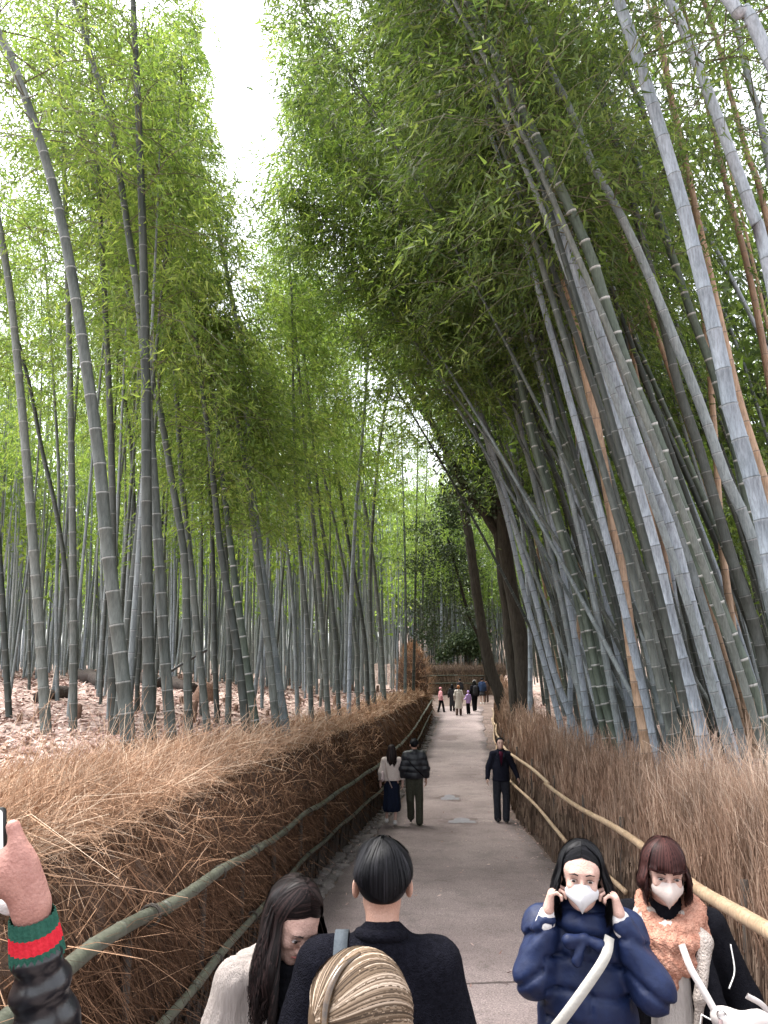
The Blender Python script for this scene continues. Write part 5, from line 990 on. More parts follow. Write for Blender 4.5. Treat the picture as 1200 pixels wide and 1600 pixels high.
solid('backpack', [cp((0, .2, 1.42), (0, .2, 1.1), .15, .16, .05, ((0, 1, 0), 1.5))], FR, K_grey, r_)
p = at(754, 23, 1098); fig('person in navy jacket and dark shorts, rightmost large figure beside the leaning trunk', p, PI - .3, 1.74, {}, FR, top=(K_navyb, .84, 1.15, dict(name='jacket')), bottom=('skirt', K_grey, .55), shoes=M_sole, hair=('short', H_black), face=False, male=True, build=1.1)
p = at(760, 22.5, 1097); fig('person in brown top half hidden behind the navy jacket', p, PI, 1.6, {}, FR, top=(K_brown, .84, 1.1), bottom=('pants', K_brown), shoes=M_sole, hair=('short', H_darkbrown), face=False)

# ---- couple walking away and the man in the suit
MR = .013
K_cream = CL('cloth_cream', (.46, .38, .35), (.58, .5, .46), bump=.3, scale=60); K_skirt = CL('skirt_navy', (.008, .011, .022)); K_puff = CL('puffer_black', (.006, .0065, .009), (.013, .014, .019), .45, .15, 8, spec=.4); K_olive = CL('cloth_olive', (.035, .035, .026), (.06, .06, .045), bump=.3)
p = at(612, 74, 1288); r_, R, hc, hz = fig('woman from behind in cream jumper and long navy skirt with long dark hair', p, PI + .05, 1.64, dict(ankL=(.1, -.1, .12), ankR=(-.07, .05, .1), elR=(-.25, .0, 1.08), wrR=(-.24, -.03, .84)), MR, top=(K_cream, .96, 1.2), bottom=('skirt', K_skirt, .3), shoes=K_white, hair=('long', H_darkbrown, dict(len=.42, wave=.02, n=420)))
V, F = tube([(-.0, .17, .78), (.1, .16, 1.0), (.15, .05, 1.36)], .012, 6); mk('bag_strap', V, F, CL('strap_taupe', (.3, .24, .22)), r_); solid('bag', [cp((.2, .1, .96), (.2, .1, 1.06), .07, .06, .03, ((1, 0, 0), 2))], .014, CL('bag_taupe', (.42, .34, .33)), r_)
quilt = lambda A, fr, s0=0: (lambda P: -A * np.abs(np.sin((P[..., 2] + s0) * fr)) ** .55 + .004 * sn(P, 30, 4))
p = at(648, 74, 1288); r_, R, hc, hz = fig('man from behind in black puffer jacket and olive trousers beside the long-haired woman', p, PI, 1.76, dict(ankL=(.07, -.22, .15), kneeL=(.09, -.06, .52), ankR=(-.1, .03, .09), toeL=(0, -.9, -.5)), MR, skin=S_mid, top=(K_puff, .93, 1.45, dict(name='puffer_jacket', warp=quilt(.016, 26))), bottom=('pants', K_olive), shoes=M_shoeb, hair=('short', H_black, dict(n=400)), male=True)
S_ = spline([(.17, -.02, 1.44), (.1, .175, 1.3), (-.08, .19, 1.12), (-.2, .12, 1.0)]); V, F = tube(S_, .011, 6); mk('bag_strap', V, F, K_black, r_)
K_suit = CL('suit_navy', (.009, .0095, .017), (.016, .017, .027), bump=.2, scale=50); K_slack = CL('slacks_grey', (.018, .019, .026), (.034, .036, .045)); K_shirt = CL('shirt_maroon', (.05, .008, .02))
p = at(785, 72, 1287); r_, R, hc, hz = fig('balding man in dark navy suit jacket walking toward the camera by the right rail', p, -.06, 1.75, dict(ankR=(-.1, -.05, .09), ankL=(.08, -.1, .09), elR=(-.27, .02, 1.13), wrR=(-.3, -.04, .9), elL=(.28, .06, 1.14), wrL=(.36, -.02, .92)), MR, skin=S_pale, top=(K_suit, .83, 1.12, dict(name='suit_jacket', hemr=.19)), bottom=('pants', K_slack), shoes=M_shoeb, hair=('short', H_black, dict(n=350, w=.003)), male=True, head=(.08, -.12, 0))
V = [(-.055, -.155, 1.42), (.055, -.155, 1.42), (0, -.178, 1.16), (-.03, -.12, 1.47), (.03, -.12, 1.47)]; V, F = V + [(x, y + .02, z) for x, y, z in V], [(3, 0, 2, 1, 4), (0, 3, 8, 5), (1, 2, 7, 6), (4, 1, 6, 9), (3, 4, 9, 8), (2, 0, 5, 7)]; mk('shirt', V, F, K_shirt, r_, smooth=False)
for sx in (-1, 1): V = np.array([(sx * .075, -.13, 1.47), (sx * .1, -.165, 1.36), (sx * .055, -.19, 1.32), (sx * .004, -.2, 1.12), (sx * .045, -.172, 1.42)]); V = np.vstack([V, V + [0, .02, 0]]); mk('lapel', V, [(0, 1, 2, 3, 4), (5, 9, 8, 7, 6), (0, 5, 6, 1), (1, 6, 7, 2), (2, 7, 8, 3), (3, 8, 9, 4), (4, 9, 5, 0)], K_suit, r_, smooth=False)
# glasses are not visible at this size

# ---- foreground people
NR = .0095
K_blue = CL('puffer_blue', (.006, .011, .038), (.009, .018, .06), .55, .1, 22, spec=.25); K_mask = CL('mask_white', (.5, .49, .5), (.56, .55, .56), .8, .1); K_maskb = CL('mask_beige', (.5, .42, .38), (.56, .47, .43), .8, .1); K_strap = CL('strap_cream', (.42, .4, .36), (.48, .46, .42), .7, .1)
def mask(r_, R, hc, hz, mat):
    u = np.linspace(-1, 1, 17); v = np.linspace(0, 1, 9); V = []
    for vv in v:
        for uu in u:
            wdt = np.interp(vv, [0, .3, .7, 1], [.05, .064, .058, .02]); x = uu * wdt; z = .002 - .104 * vv - .012 * abs(uu) * (1 - vv) + .028 * abs(uu) * vv; yc_ = np.interp(vv, [0, .3, .55, .8, 1], [-.107, -.132, -.134, -.122, -.104]); ys_ = -.06 - .012 * vv; y = yc_ + (ys_ - yc_) * abs(uu) ** 1.25; V.append((x, y, z))
    F = [(j * 17 + i, j * 17 + i + 1, (j + 1) * 17 + i + 1, (j + 1) * 17 + i) for j in range(8) for i in range(16)]; V = np.array(V); n0 = len(V); V = np.vstack([V, V * [.97, 1, 1] + [0, .003, 0]]); F = F + [tuple(n0 + q for q in f[::-1]) for f in F]
    V2('face_mask', V, F, mat, r_, R, hc, hz)
    for sx in (-1, 1):
        for z0, z1 in ((.006, .02), (-.06, -.02)): Vt, Ft = tube([(sx * .06, -.045, z0), (sx * .075, -.01, (z0 + z1) / 2), (sx * .083, .02, z1)], .0016, 4); V2('ear_loop', Vt, Ft, mat, r_, R, hc, hz)
pB_ = W(905, 1310, 415)
J = dict(head=(0, -.03, 1.415), shL=(.165, .02, 1.25), shR=(-.165, .02, 1.25), elL=(.225, -.1, 1.075), elR=(-.185, -.08, 1.085), wrL=(.128, -.075, 1.285), wrR=(-.128, -.075, 1.285), handL=((-.22, .12, 1), (-1, -.1, .1), 1.0), handR=((.22, .12, 1), (1, -.1, .1), 1.0))
def puffw(P):
    body = np.abs(P[..., 0]) < .15; u = np.where(body, P[..., 2] + .012 * np.sin(P[..., 0] * 14), P[..., 2] * .85 + np.abs(P[..., 0]) * .6); d_ = (np.mod(u / .1, 1) - .5) * .1; seam = np.exp(-(d_ / .011) ** 2)
    front = np.exp(-((P[..., 0] - .01) / .008) ** 2) * (P[..., 1] < 0)
    return .013 * seam + .009 * front * body + .005 * sn(P, 13, 3, 7) + .0045 * np.abs(sn(P * np.array([1, 1, .45]), 46, 9, 6)) * (.6 + seam) * 2
rB, R, hc, hz = fig('woman in long navy blue puffer coat adjusting her white mask with both hands', (pB_[0], pB_[1], pB_[2] - 1.545), -.2, 1.54, J, NR, skin=S_pale, top=(K_blue, .42, 1.36, dict(name='puffer_coat', warp=puffw, hemr=.215, arm=(.053, .057, .04), slv=.92)), bottom=('pants', K_black), shoes=M_shoeb, hair=('long', H_black, dict(n=1900, len=.17, faz=1.0, inward=-.1, spread=1.3, w=.0018, parted=True, wave=.014)), head=(-.02, .02, .04))
mask(rB, R, hc, hz, K_mask)
for sd in (-1, 1): V, F = surfnet(field([cp((sd * .138, -.077, 1.262), (sd * .128, -.075, 1.292), .036, .032)], folds(.003, 60, 5)), *[np.arange(a, b, .006) for a, b in ((sd * .132 - .06, sd * .132 + .06), (-.14, -.015), (1.2, 1.35))]); mk('inner_cuff', V, F, K_white, rB)
a = np.linspace(0, 2 * PI, 40); solid('collar', [cp((.075 * math.cos(t), .012 + .075 * math.sin(t), 1.262 + .008 * math.sin(t * 2)), (.075 * math.cos(t + .35), .012 + .075 * math.sin(t + .35), 1.262), .034, None, .02) for t in np.arange(0, 6.3, .35)], .009, K_blue, rB, folds(.008, 34, 3))
solid('collar_bow', [cp((0, -.115, 1.235), (-.055, -.125, 1.225), .014, .026, .01), cp((0, -.115, 1.235), (.05, -.125, 1.215), .014, .024, .01), cp((0, -.115, 1.235), (-.035, -.14, 1.165), .014, .018, .01)], .006, K_blue, rB, folds(.004, 50, 6))
def strap(name, P, w, th, mat, parent, outw=(0, -1, 0)):
    S = spline(P); T = np.gradient(S, axis=0); T /= np.linalg.norm(T, axis=1)[:, None]; c = S * [1, 1, 0]; N_ = np.asarray(outw, float) if not callable(outw) else outw(S); N_ = np.broadcast_to(N_, S.shape); sd = np.cross(T, N_); sd /= np.linalg.norm(sd, axis=1)[:, None] + 1e-9; N2 = np.cross(sd, T)
    V = np.stack([S - sd * w + N2 * th, S + sd * w + N2 * th, S + sd * w - N2 * th, S - sd * w - N2 * th], 1).reshape(-1, 3); n = len(S); F = [(i * 4 + j, i * 4 + (j + 1) % 4, i * 4 + 4 + (j + 1) % 4, i * 4 + 4 + j) for i in range(n - 1) for j in range(4)]
    return mk(name, V, F, mat, parent)
strap('bag_strap', [(.085, -.1, 1.24), (.06, -.165, 1.19), (-.03, -.2, 1.08), (-.12, -.2, .97), (-.2, -.14, .87), (-.245, -.02, .78)], .017, .003, K_strap, rB)

pK = W(1034, 1306, 392)
K_coat = CL('wool_black', (.004, .004, .006), (.009, .009, .012), .9, .3, 60); K_sherpa = CL('sherpa_cream', (.42, .36, .32), (.56, .49, .44), .95, 1.0, 45); K_knit = CL('knit_ivory', (.44, .4, .37), (.53, .49, .46), .9, .4, 50, st=(3, 3, .6)); K_scarf = CL('scarf_coral', (.36, .16, .11), (.54, .3, .22), .95, .9, 38, fine=.2); K_bag = CL('bag_offwhite', (.44, .4, .385), (.52, .48, .46), .5, .1, 6, spec=.4); K_pipe = CL('piping_white', (.7, .68, .66))
J = dict(head=(0, -.03, 1.415), shL=(.165, .02, 1.24), shR=(-.165, .02, 1.24), elL=(.25, .03, .98), elR=(-.24, .0, .98), wrL=(.285, -.1, .77), wrR=(-.235, -.06, .77), handL=((.1, -.3, -1), (-1, 0, 0), .6), handR=((.3, -.4, -.8), (1, 0, 0), .7))
rK, R, hc, hz = fig('woman in black coat with coral knit scarf, beige mask and auburn bob', (pK[0], pK[1], pK[2] - 1.545), -.36, 1.54, J, NR, skin=S_pale, top=(K_coat, .5, 1.16, dict(hemr=.25, arm=(.058, .062, .062), warp=folds(.007, 13, 4), slv=.93)), bottom=('pants', K_grey), shoes=M_shoeb, hair=('bob', H_brown, dict(n=2200, len=.13, faz=.95, bang=.8, inward=.12, spread=1.4, w=.0016, flip=.08, wave=.016)), head=(.22, .16, .04))
mask(rK, R, hc, hz, K_maskb)
sc_ = []
for ring in range(4):
    z0, rr, ry = [(1.275, .085, .09), (1.245, .112, .105), (1.205, .128, .12), (1.165, .105, .11)][ring]; off = [(0, -.005), (0, -.012), (-.005, -.03), (.0, -.05)][ring]
    for t in np.arange(0, 6.3, .35): f_ = lambda q: (off[0] + rr * math.cos(q), off[1] + .0 + ry * math.sin(q), z0 + .02 * math.sin(q + ring * 1.7) - .03 * max(0, -math.sin(q)) + (.02 if math.sin(q) > 0 else 0)); sc_.append(cp(f_(t), f_(t + .35), .034, None, .012))
sc_ += [cp((-.02, -.15, 1.13), (0, -.17, 1.06), .05, .03, .03)]
solid('scarf', sc_, .0065, K_scarf, rK, lambda P: .0045 * np.sin(np.arctan2(P[..., 1], P[..., 0]) * 30 + P[..., 2] * 60) * np.sin(P[..., 2] * 110) + .004 * sn(P, 60, 12, 5))
solid('inner_top', [cp((0, -.11, 1.2), (.0, -.145, .72), .065, .085, .03, ((0, 1, 0), 1.6))], .01, K_knit, rK, lambda P: .003 * np.sin(P[..., 0] * 260) + .003 * sn(P, 12, 2))
solid('collar_lining', [cp((.06, -.05, 1.27), (.13, -.1, 1.2), .022, .03, .02), cp((.13, -.1, 1.2), (.1, -.19, 1.04), .03, .022, .02), cp((.1, -.19, 1.04), (.075, -.205, .9), .02, .012, .02), cp((-.06, -.05, 1.27), (-.13, -.1, 1.2), .022, .028, .02), cp((-.13, -.1, 1.2), (-.09, -.19, 1.04), .028, .018, .02), cp((-.06, .05, 1.28), (.06, .05, 1.28), .03, None, .03), cp((.06, .05, 1.28), (.1, -.03, 1.26), .028, None, .03), cp((-.06, .05, 1.28), (-.1, -.03, 1.26), .028, None, .03)], .008, K_sherpa, rK, folds(.006, 55, 7))
solid('coat_front', [cp((.115, -.12, 1.19), (.15, -.17, .98), .03, .04, .03, ((0, 1, 0), 2)), cp((.15, -.17, .98), (.17, -.18, .6), .04, .06, .03, ((0, 1, 0), 2)), cp((-.115, -.12, 1.19), (-.15, -.165, .98), .03, .045, .03, ((0, 1, 0), 2)), cp((-.15, -.165, .98), (-.16, -.17, .6), .045, .06, .03, ((0, 1, 0), 2))], .008, K_coat, rK, folds(.003, 12, 3))
for sd in (1, -1):
    w_ = np.array(J['wr' + ('L' if sd > 0 else 'R')]); e_ = np.array(J['el' + ('L' if sd > 0 else 'R')]); d_ = (w_ - e_) / np.linalg.norm(w_ - e_); solid('cuff', [cp(w_ - d_ * .06, w_ - d_ * .0, .062, .06)], .008, K_sherpa, rK, folds(.005, 60, 8))
for P_ in ([(.1, -.225, 1.0), (.135, -.25, .995), (.17, -.24, .985)], [(.1, -.225, 1.0), (.085, -.235, .93)], [(-.21, -.22, .86), (-.14, -.25, .865), (-.1, -.25, .865)], [(-.1, -.25, .865), (-.098, -.255, .75), (-.095, -.26, .62)], [(.22, -.02, 1.18), (.225, -.05, 1.1), (.2, -.12, 1.06)]): V, F = tube(spline(P_), .0028, 5); mk('piping', V, F, K_pipe, rK)
strap('bag_strap', [(.05, -.19, 1.210), (.075, -.235, 1.150), (.115, -.27, 1.090), (.15, -.29, 1.030)], .012, .0035, K_bag, rK)
strap('bag_strap', [(.25, -.285, 1.100), (.3, -.27, 1.070), (.335, -.25, 1.010)], .009, .003, K_bag, rK)
solid('shoulder_bag', [cp((.17, -.28, 1.010), (.23, -.29, 0.925), .045, .065, .03, ((0, 1, 0), 1.5)), cp((.23, -.29, 0.925), (.32, -.26, 0.990), .065, .04, .03, ((0, 1, 0), 1.5)), cp((.21, -.29, 1.010), (.28, -.28, 1.015), .042, .045, .03, ((0, 1, 0), 1.5))], .007, K_bag, rK, lambda P: .006 * np.sin((P[..., 0] * .7 + P[..., 2]) * 70 + 4 * sn(P, 6, 2)) * np.clip((1.1 - P[..., 2]) * 10, 0, 1) * .8)
M_metal = MAT('metal_silver', (.6, .6, .6), None, 4, .3, metal=1.0)
a = np.linspace(0, 2 * PI, 13); V, F = tube(np.stack([.165 + .014 * np.cos(a), -.31 + 0 * a, 1.04 + .014 * np.sin(a)], -1), .0035, 5); mk('bag_ring', V, F, M_metal, rK)
V, F = tube([(.16, -.315, 1.025), (.16, -.32, 0.950), (.175, -.32, 0.890)], [.006, .01, .004], 6); mk('bag_tassel', V, F, CL('tassel_taupe', (.2, .15, .15)), rK)

pM = W(597, 1315, 505)
K_sweat = CL('sweater_black', (.003, .003, .005), (.009, .009, .014), .95, .6, 70, sheen=.0); K_webb = CL('webbing_slate', (.05, .06, .07), (.075, .085, .095), .7, .2, 60)
J = dict(head=(0, -.03, 1.555), shL=(.185, .02, 1.36), shR=(-.17, .02, 1.36), elL=(.26, .04, 1.06), elR=(-.225, .02, 1.06), wrL=(.2, -.14, .98), wrR=(-.26, -.08, .86), handL=((-.4, -.6, .2), (0, 0, -1), .8), handR=((0, -.1, -1), (1, 0, 0), .5))
rM, R, hc, hz = fig('man from behind in black fuzzy sweater with short black hair, in the middle foreground', (pM[0], pM[1], pM[2] - 1.685), PI - .02, 1.68, J, NR, skin=S_mid, top=(K_sweat, .9, 1.28, dict(name='sweater', warp=lambda P: .006 * sn(P, 11, 4, 6) + .002 * sn(P, 90, 5, 5), arm=(.068, .066, .055))), bottom=('pants', K_grey), shoes=M_shoeb, hair=('short', H_black, dict(n=4200, w=.0016)), male=True, hs=1.04, head=(.06, -.02, 0))
strap('shoulder_strap', [(.12, -.05, 1.41), (.12, .02, 1.435), (.12, .08, 1.41), (.12, .12, 1.345), (.12, .145, 1.24), (.12, .15, 1.05)], .02, .004, K_webb, rM, outw=lambda S: np.stack([0 * S[:, 0], np.clip((S[:, 1]) * 8, -1, 1), 0 * S[:, 0] + .8], -1))
solid('neckband', [cp((.066 * math.cos(t), .022 + .066 * math.sin(t), 1.43 + .012 * math.sin(t)), (.066 * math.cos(t + .4), .022 + .066 * math.sin(t + .4), 1.43 + .012 * math.sin(t + .4)), .016, None, .01) for t in np.arange(0, 6.28, .4)], .007, K_sweat, rM, folds(.002, 80, 5))

pC = W(452, 1364, 478)
K_card = CL('cardigan_oatmeal', (.27, .235, .215), (.37, .325, .3), .95, .6, 50, st=(3, 3, .15))
J = dict(head=(0, -.06, 1.405), shL=(.165, .02, 1.235), shR=(-.165, .02, 1.235), elL=(.22, -.02, .98), elR=(-.235, .0, .98), wrL=(.12, -.22, .96), wrR=(-.06, -.27, .99), handL=((-.5, -.5, .3), (0, .5, -1), .9), handR=((.6, -.4, .35), (0, -.3, -1), .9))
rC, R, hc, hz = fig('woman looking down with long black wavy hair in ribbed oatmeal cardigan beside the fence', (pC[0], pC[1], pC[2] - 1.53), .34, 1.53, J, NR, skin=S_pale, top=(K_card, .72, 1.25, dict(name='cardigan', warp=lambda P: .003 * np.sin(np.arctan2(P[..., 1], P[..., 0]) * 60) + .006 * sn(P, 12, 6, 6), arm=(.064, .062, .05), slv=.95)), bottom=('pants', K_black), shoes=M_shoeb, hair=('long', H_darkbrown, dict(n=2200, len=.36, faz=.95, wave=.035, inward=-.02, spread=1.1, w=.0019, parted=True)), head=(.24, .6, .12))
solid('inner_shirt', [cp((0, -.06, 1.24), (0, -.125, 1.0), .06, .075, .03, ((0, 1, 0), 1.4))], .01, K_black, rC)
solid('cardigan_collar', [cp((-.07, .06, 1.27), (.07, .06, 1.27), .034, None, .03), cp((.07, .06, 1.27), (.105, -.02, 1.25), .03, None, .03), cp((-.07, .06, 1.27), (-.115, -.02, 1.25), .032, None, .03), cp((.105, -.02, 1.25), (.075, -.14, 1.12), .028, .02, .03), cp((-.115, -.02, 1.25), (-.075, -.14, 1.12), .03, .02, .03), cp((-.075, -.14, 1.12), (-.06, -.18, .9), .02, .02, .02), cp((.075, -.14, 1.12), (.06, -.18, .9), .02, .02, .02), cp((-.12, .09, 1.24), (.12, .09, 1.24), .045, None, .04)], .008, K_card, rC, folds(.004, 40, 3))
V, F = tube([(.02, -.16, 1.1), (.015, -.17, 1.06)], [.006, .008], 8); mk('zip_pull', V, F, M_metal, rC)
# phone in her hands
Vp, Fp = box((.03, -.31, 1.0), (.07, .008, .145), Rot(0, -.9, 0)); ph = mk('phone', Vp, Fp, K_black, None, smooth=False); ph.matrix_world = rC.matrix_world; ph.location = rC.location; ph.rotation_euler = rC.rotation_euler; tag(ph, 'dark phone held low by the woman with long wavy hair', 'phone')

pD = W(562, 1500, 930)
J = dict(head=(0, -.03, 1.545), shL=(.165, .02, 1.33), shR=(-.165, .02, 1.33))
rD, R, hc, hz = fig('person with streaked blonde hair twisted up, seen from behind at the bottom edge', (pD[0], pD[1], pD[2] - 1.675), PI + .05, 1.67, J, NR, skin=S_pale, top=(K_coat, .8, 1.15), bottom=('pants', K_grey), shoes=M_shoeb, hair=None, head=(0, .12, 0), hs=1.05)
base = [el((0, .02, .036), (.0855, .104, .0975)), cp((0, .06, .0), (0, .07, -.06), .06, .05, .03), el((0, -.15, -.03), (.13, .105, .105), .02, None, True)]; lo, hi = bounds(base, .01); V, F = surfnet(field(base), *[np.arange(lo[i], hi[i] + .006, .006) for i in range(3)]); V2('hair', V, F, H_blonde, rD, R, hc, hz, uv=np.full((len(V), 2), .2))
def sweep(n, T0, seed, r3=(.0895, .108, .1015), w=.0009):
    r = np.random.default_rng(seed); T0 = np.array(T0, float); T0 /= np.linalg.norm(T0); U = np.array([0, 0, 1.]) - T0 * T0[2]; U /= np.linalg.norm(U); Wv = np.cross(T0, U); a = r.uniform(-PI, PI, n); t = np.linspace(.0, 1, 13)[None, :, None]
    th = (.1 + r.uniform(0, 1.1, n) ** 1.5 * .5)[:, None, None] + t * r.uniform(1.6, 2.5, n)[:, None, None]; aa = (a + r.normal(0, .03, n))[:, None, None] + .35 * np.sin(th)
    D = np.cos(th) * T0 + np.sin(th) * (np.cos(aa) * U + np.sin(aa) * Wv); keep = ~((D[:, :, 1] < -.35) & (D[:, :, 2] < .5)).any(1); D = D[keep]; a = a[keep]; n = len(D)
    k = 1 + np.abs(r.normal(0, .012, (n, 1, 1))) + .012 * np.sin(th[keep] * 3 + a[:, None, None] * 9); S = D * np.array(r3) * k + np.array([0, .02, .036]); V, F = hribs(S, 1.3 * w * np.interp(np.linspace(0, 1, 13), [0, .1, .8, 1], [.5, 1, 1, .4])[None], (0, .02, .036))
    g_ = np.clip(.4 + .13 * np.sin(a * 9) + .1 * np.sin(a * 31 + 1) + r.normal(0, .3, n), 0, 1); return V, F, np.repeat(np.stack([g_, g_], -1), 26, 0)
V, F, uv = sweep(11000, (.85, .55, .1), 5); V2('hair_strands', V, F, H_blonde, rD, R, hc, hz, uv=uv, kind='stuff')
V, F = tube(spline([(.0, .05, .137), (.035, .085, .117), (.055, .109, .07), (.052, .118, .0), (.03, .11, -.04)]), [.003 + .004 * math.sin(i / 49 * PI) for i in range(49)], 7); V2('hair_clip', V, F, MAT('tortoiseshell', (.02, .014, .01), (.1, .06, .03), 60, .25, spec=.6), rD, R, hc, hz)

# the person at the left edge whose raised leather sleeve holds up a phone
K_leather = MAT('leather_black', (.006, .006, .008), (.008, .008, .011), 8, .3, .08, spec=.5, bscale=30); K_green = CL('rib_green', (.02, .075, .055), (.035, .11, .08), .9, .3, 60); K_red = CL('rib_red', (.5, .02, .035), (.62, .035, .05), .9, .3, 60)
base = np.array([-.98, 1.2, -2.14])
wr = W(48, 1412, 800) - base; elb = W(78, 1640, 790) - base; shp = np.array([.02, -.02, 1.36])
rP = None
J = dict(head=(-.12, -.02, 1.62), shR=tuple(shp + [-.36, 0, 0]), shL=tuple(shp), elL=tuple(elb), wrL=tuple(wr), elR=(-.42, .03, 1.08), wrR=(-.42, -.05, .85))
DJ2 = DJ
rP, R, hc, hz = fig('person in black leather jacket with green-red ribbed cuff raising a phone, left edge', tuple(base), 0, 1.75, J, .014, skin=S_warm, top=None, bottom=None, shoes=M_shoeb, hair=('short', H_darkbrown), male=True, hands=False, face=True)
def lw(P): 
    ax = (wr - elb) / np.linalg.norm(wr - elb); t = (P - elb) @ ax; w_ = .0075 * np.sin(t * 88 + 1.1 * np.sin(P[..., 0] * 30 + 1) + 1.3 * sn(P, 8, 3)) * np.clip((t + .25) * 5, 0, 1); return w_ * .75 + .006 * sn(P, 20, 13, 6)
slv = elb + (wr - elb) * .6; T = [cp((-.16, .0, 1.32), (-.16, 0, 1.02), .17, .16, .05, ((0, 1, 0), 1.35)), cp(shp + [-.33, 0, 0], shp + [-.02, 0, 0], .075, None, .05), cp((-.14, 0, 1.4), (-.13, 0, 1.46), .075, .07, .03), cp(shp, elb, .075, .062, .04), cp(elb, slv, .062, .05, .03), cp(shp + [-.36, 0, 0], (-.42, .03, 1.08), .07, .06, .04), cp((-.42, .03, 1.08), (-.42, -.04, .88), .06, .05, .03)]
solid('leather_jacket', T, .0075, K_leather, rP, lw); solid('trousers', [cp((-.25, 0, .95), (-.25, 0, .5), .1, .08), cp((-.25, 0, .5), (-.25, .02, .1), .08, .07), cp((-.07, 0, .95), (-.07, 0, .5), .1, .08), cp((-.07, 0, .5), (-.07, .02, .1), .08, .07), cp((-.16, 0, .95), (-.16, 0, 1.05), .15, None, .05, ((0, 1, 0), 1.25))], .018, K_grey, rP)
axd = (wr - elb) / np.linalg.norm(wr - elb); u_ = np.cross(axd, [0, 1., 0]); u_ /= np.linalg.norm(u_); v_ = np.cross(axd, u_)
def ribcuff(name, a, b, ra, rb, mat):
    n = 96; V = []; th = np.arange(n) / n * 2 * PI; P0, P1 = elb + (wr - elb) * a, elb + (wr - elb) * b
    for t in np.linspace(0, 1, 5):
        c = P0 + (P1 - P0) * t; r = (ra + (rb - ra) * t) * (1 + .045 * np.sin(th * 24)); V.append(c + (np.cos(th) * r)[:, None] * u_ + (np.sin(th) * r)[:, None] * v_)
    V = np.vstack(V); F = [(i * n + j, i * n + (j + 1) % n, (i + 1) * n + (j + 1) % n, (i + 1) * n + j) for i in range(4) for j in range(n)]; mk(name, V, F, mat, rP)
ribcuff('cuff_stripe', .64, .735, .05, .0475, K_green); ribcuff('cuff_stripe', .733, .832, .0478, .0445, K_red); ribcuff('cuff_stripe', .83, .93, .0447, .041, K_green)
# hand: wrist at wr, palm up the frame, index finger along the phone's edge
def hp(px, py, s, dy=0.): return W(px, py, s) - base + np.array([0, dy, 0])
Hd = [cp(elb + (wr - elb) * .8, wr, .031, .03, .02), cp(wr, hp(32, 1360, 800), .031, .032, .03), cp(hp(20, 1372, 800), hp(8, 1345, 800), .03, .024, .03), cp(hp(46, 1382, 800), hp(33, 1335, 800), .023, .018, .025),
      cp(hp(35, 1348, 800), hp(27, 1314, 800), .0165, .0145, .02), cp(hp(27, 1314, 800), hp(24, 1290, 792, -.01), .0152, .0138, .006),
      cp(hp(8, 1355, 800), hp(-8, 1352, 790, -.03), .017, .014, .012), cp(hp(-4, 1352, 790, -.03), hp(-14, 1335, 780, -.06), .0135, .012, .006),
      cp(hp(20, 1368, 800), hp(-8, 1378, 800, .01), .016, .013, .012), cp(hp(-8, 1378, 800, .01), hp(-20, 1368, 790, -.03), .013, .011, .006), cp(hp(24, 1384, 805), hp(-2, 1396, 805, .01), .015, .012, .012), cp(hp(-2, 1396, 805, .01), hp(-14, 1390, 800, -.03), .012, .0105, .006)]
lo, hi = bounds(Hd, .01); V, F = surfnet(field(Hd, lambda P: .0012 * sn(P, 45, 3)), *[np.arange(lo[i], hi[i] + .005, .005) for i in range(3)]); mk('hand', V, F, S_warm, rP)
nl = hp(24, 1291, 790, -.022); V, F = surfnet(field([el(nl, (.0065, .004, .008))]), *[np.arange(c - .012, c + .012, .002) for c in nl]); mk('fingernail', V, F, MAT('nail', (.62, .38, .33), None, 5, .3), rP)
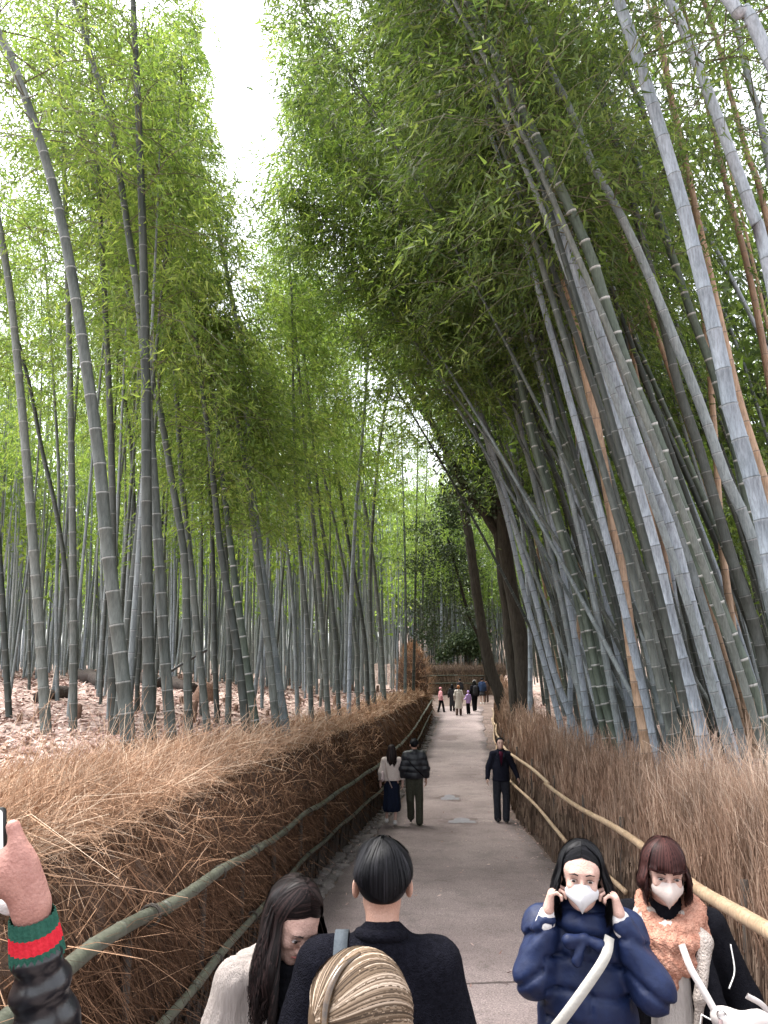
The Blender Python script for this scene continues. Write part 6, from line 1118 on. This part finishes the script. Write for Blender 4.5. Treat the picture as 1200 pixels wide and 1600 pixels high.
# phone, seen nearly face on: black case, lit screen showing the grove
pc = W(-22, 1332, 800); phr = empty('phone', pc); tag(phr, 'phone with black case held up at the left edge, screen lit with the grove', 'phone'); phr.rotation_euler = (-.12, math.radians(-9), .1)
def rbox(w, h, d, r=.009, y0=0.):
    a = np.linspace(0, PI / 2, 6); c = [(w / 2 - r, h / 2 - r, 0), (-w / 2 + r, h / 2 - r, PI / 2), (-w / 2 + r, -h / 2 + r, PI), (w / 2 - r, -h / 2 + r, 1.5 * PI)]; O = np.array([(cx + r * math.cos(t + s0), cz + r * math.sin(t + s0)) for cx, cz, s0 in c for t in a]); n = len(O)
    V = np.vstack([np.stack([O[:, 0], np.full(n, y0 - d / 2), O[:, 1]], -1), np.stack([O[:, 0], np.full(n, y0 + d / 2), O[:, 1]], -1)]); return V, [tuple(range(n)), tuple(range(2 * n - 1, n - 1, -1))] + [(i, i + n, (i + 1) % n + n, (i + 1) % n) for i in range(n)]
V, F = rbox(.077, .158, .009); mk('case', V, F, MAT('case_black', (.01, .01, .01), None, 5, .4), phr, smooth=False)
def screen_mat():
    m, nt, b = nodes('screen_picture'); N, L = nt.nodes, nt.links; tc = N.new('ShaderNodeTexCoord'); mp = N.new('ShaderNodeMapping'); mp.inputs['Scale'].default_value = (160, 1, 14); mp.inputs['Rotation'].default_value = (0, .2, 0); L.new(tc.outputs['Object'], mp.inputs[0]); no = N.new('ShaderNodeTexNoise'); no.inputs['Scale'].default_value = 1; L.new(mp.outputs[0], no.inputs['Vector'])
    cr = N.new('ShaderNodeValToRGB'); e = cr.color_ramp.elements; e[0].position = .35; e[1].position = .6; e[0].color = (.3, .36, .28, 1); e[1].color = (.85, .82, .84, 1); L.new(no.outputs[0], cr.inputs[0]); L.new(cr.outputs[0], b.inputs['Emission Color']); b.inputs['Emission Strength'].default_value = .33; b.inputs['Base Color'].default_value = (.02, .02, .02, 1); b.inputs['Roughness'].default_value = .2; return m
V, F = rbox(.068, .149, .001, .007, -.0053); mk('screen', V, F, screen_mat(), phr, smooth=False)
# a scrap of the same person's pale shirt cuff below the hand
solid('shirt_hem', [cp(hp(-6, 1400, 760), hp(18, 1416, 770), .022, .02, .02)], .006, K_white, rP, folds(.004, 60, 4))
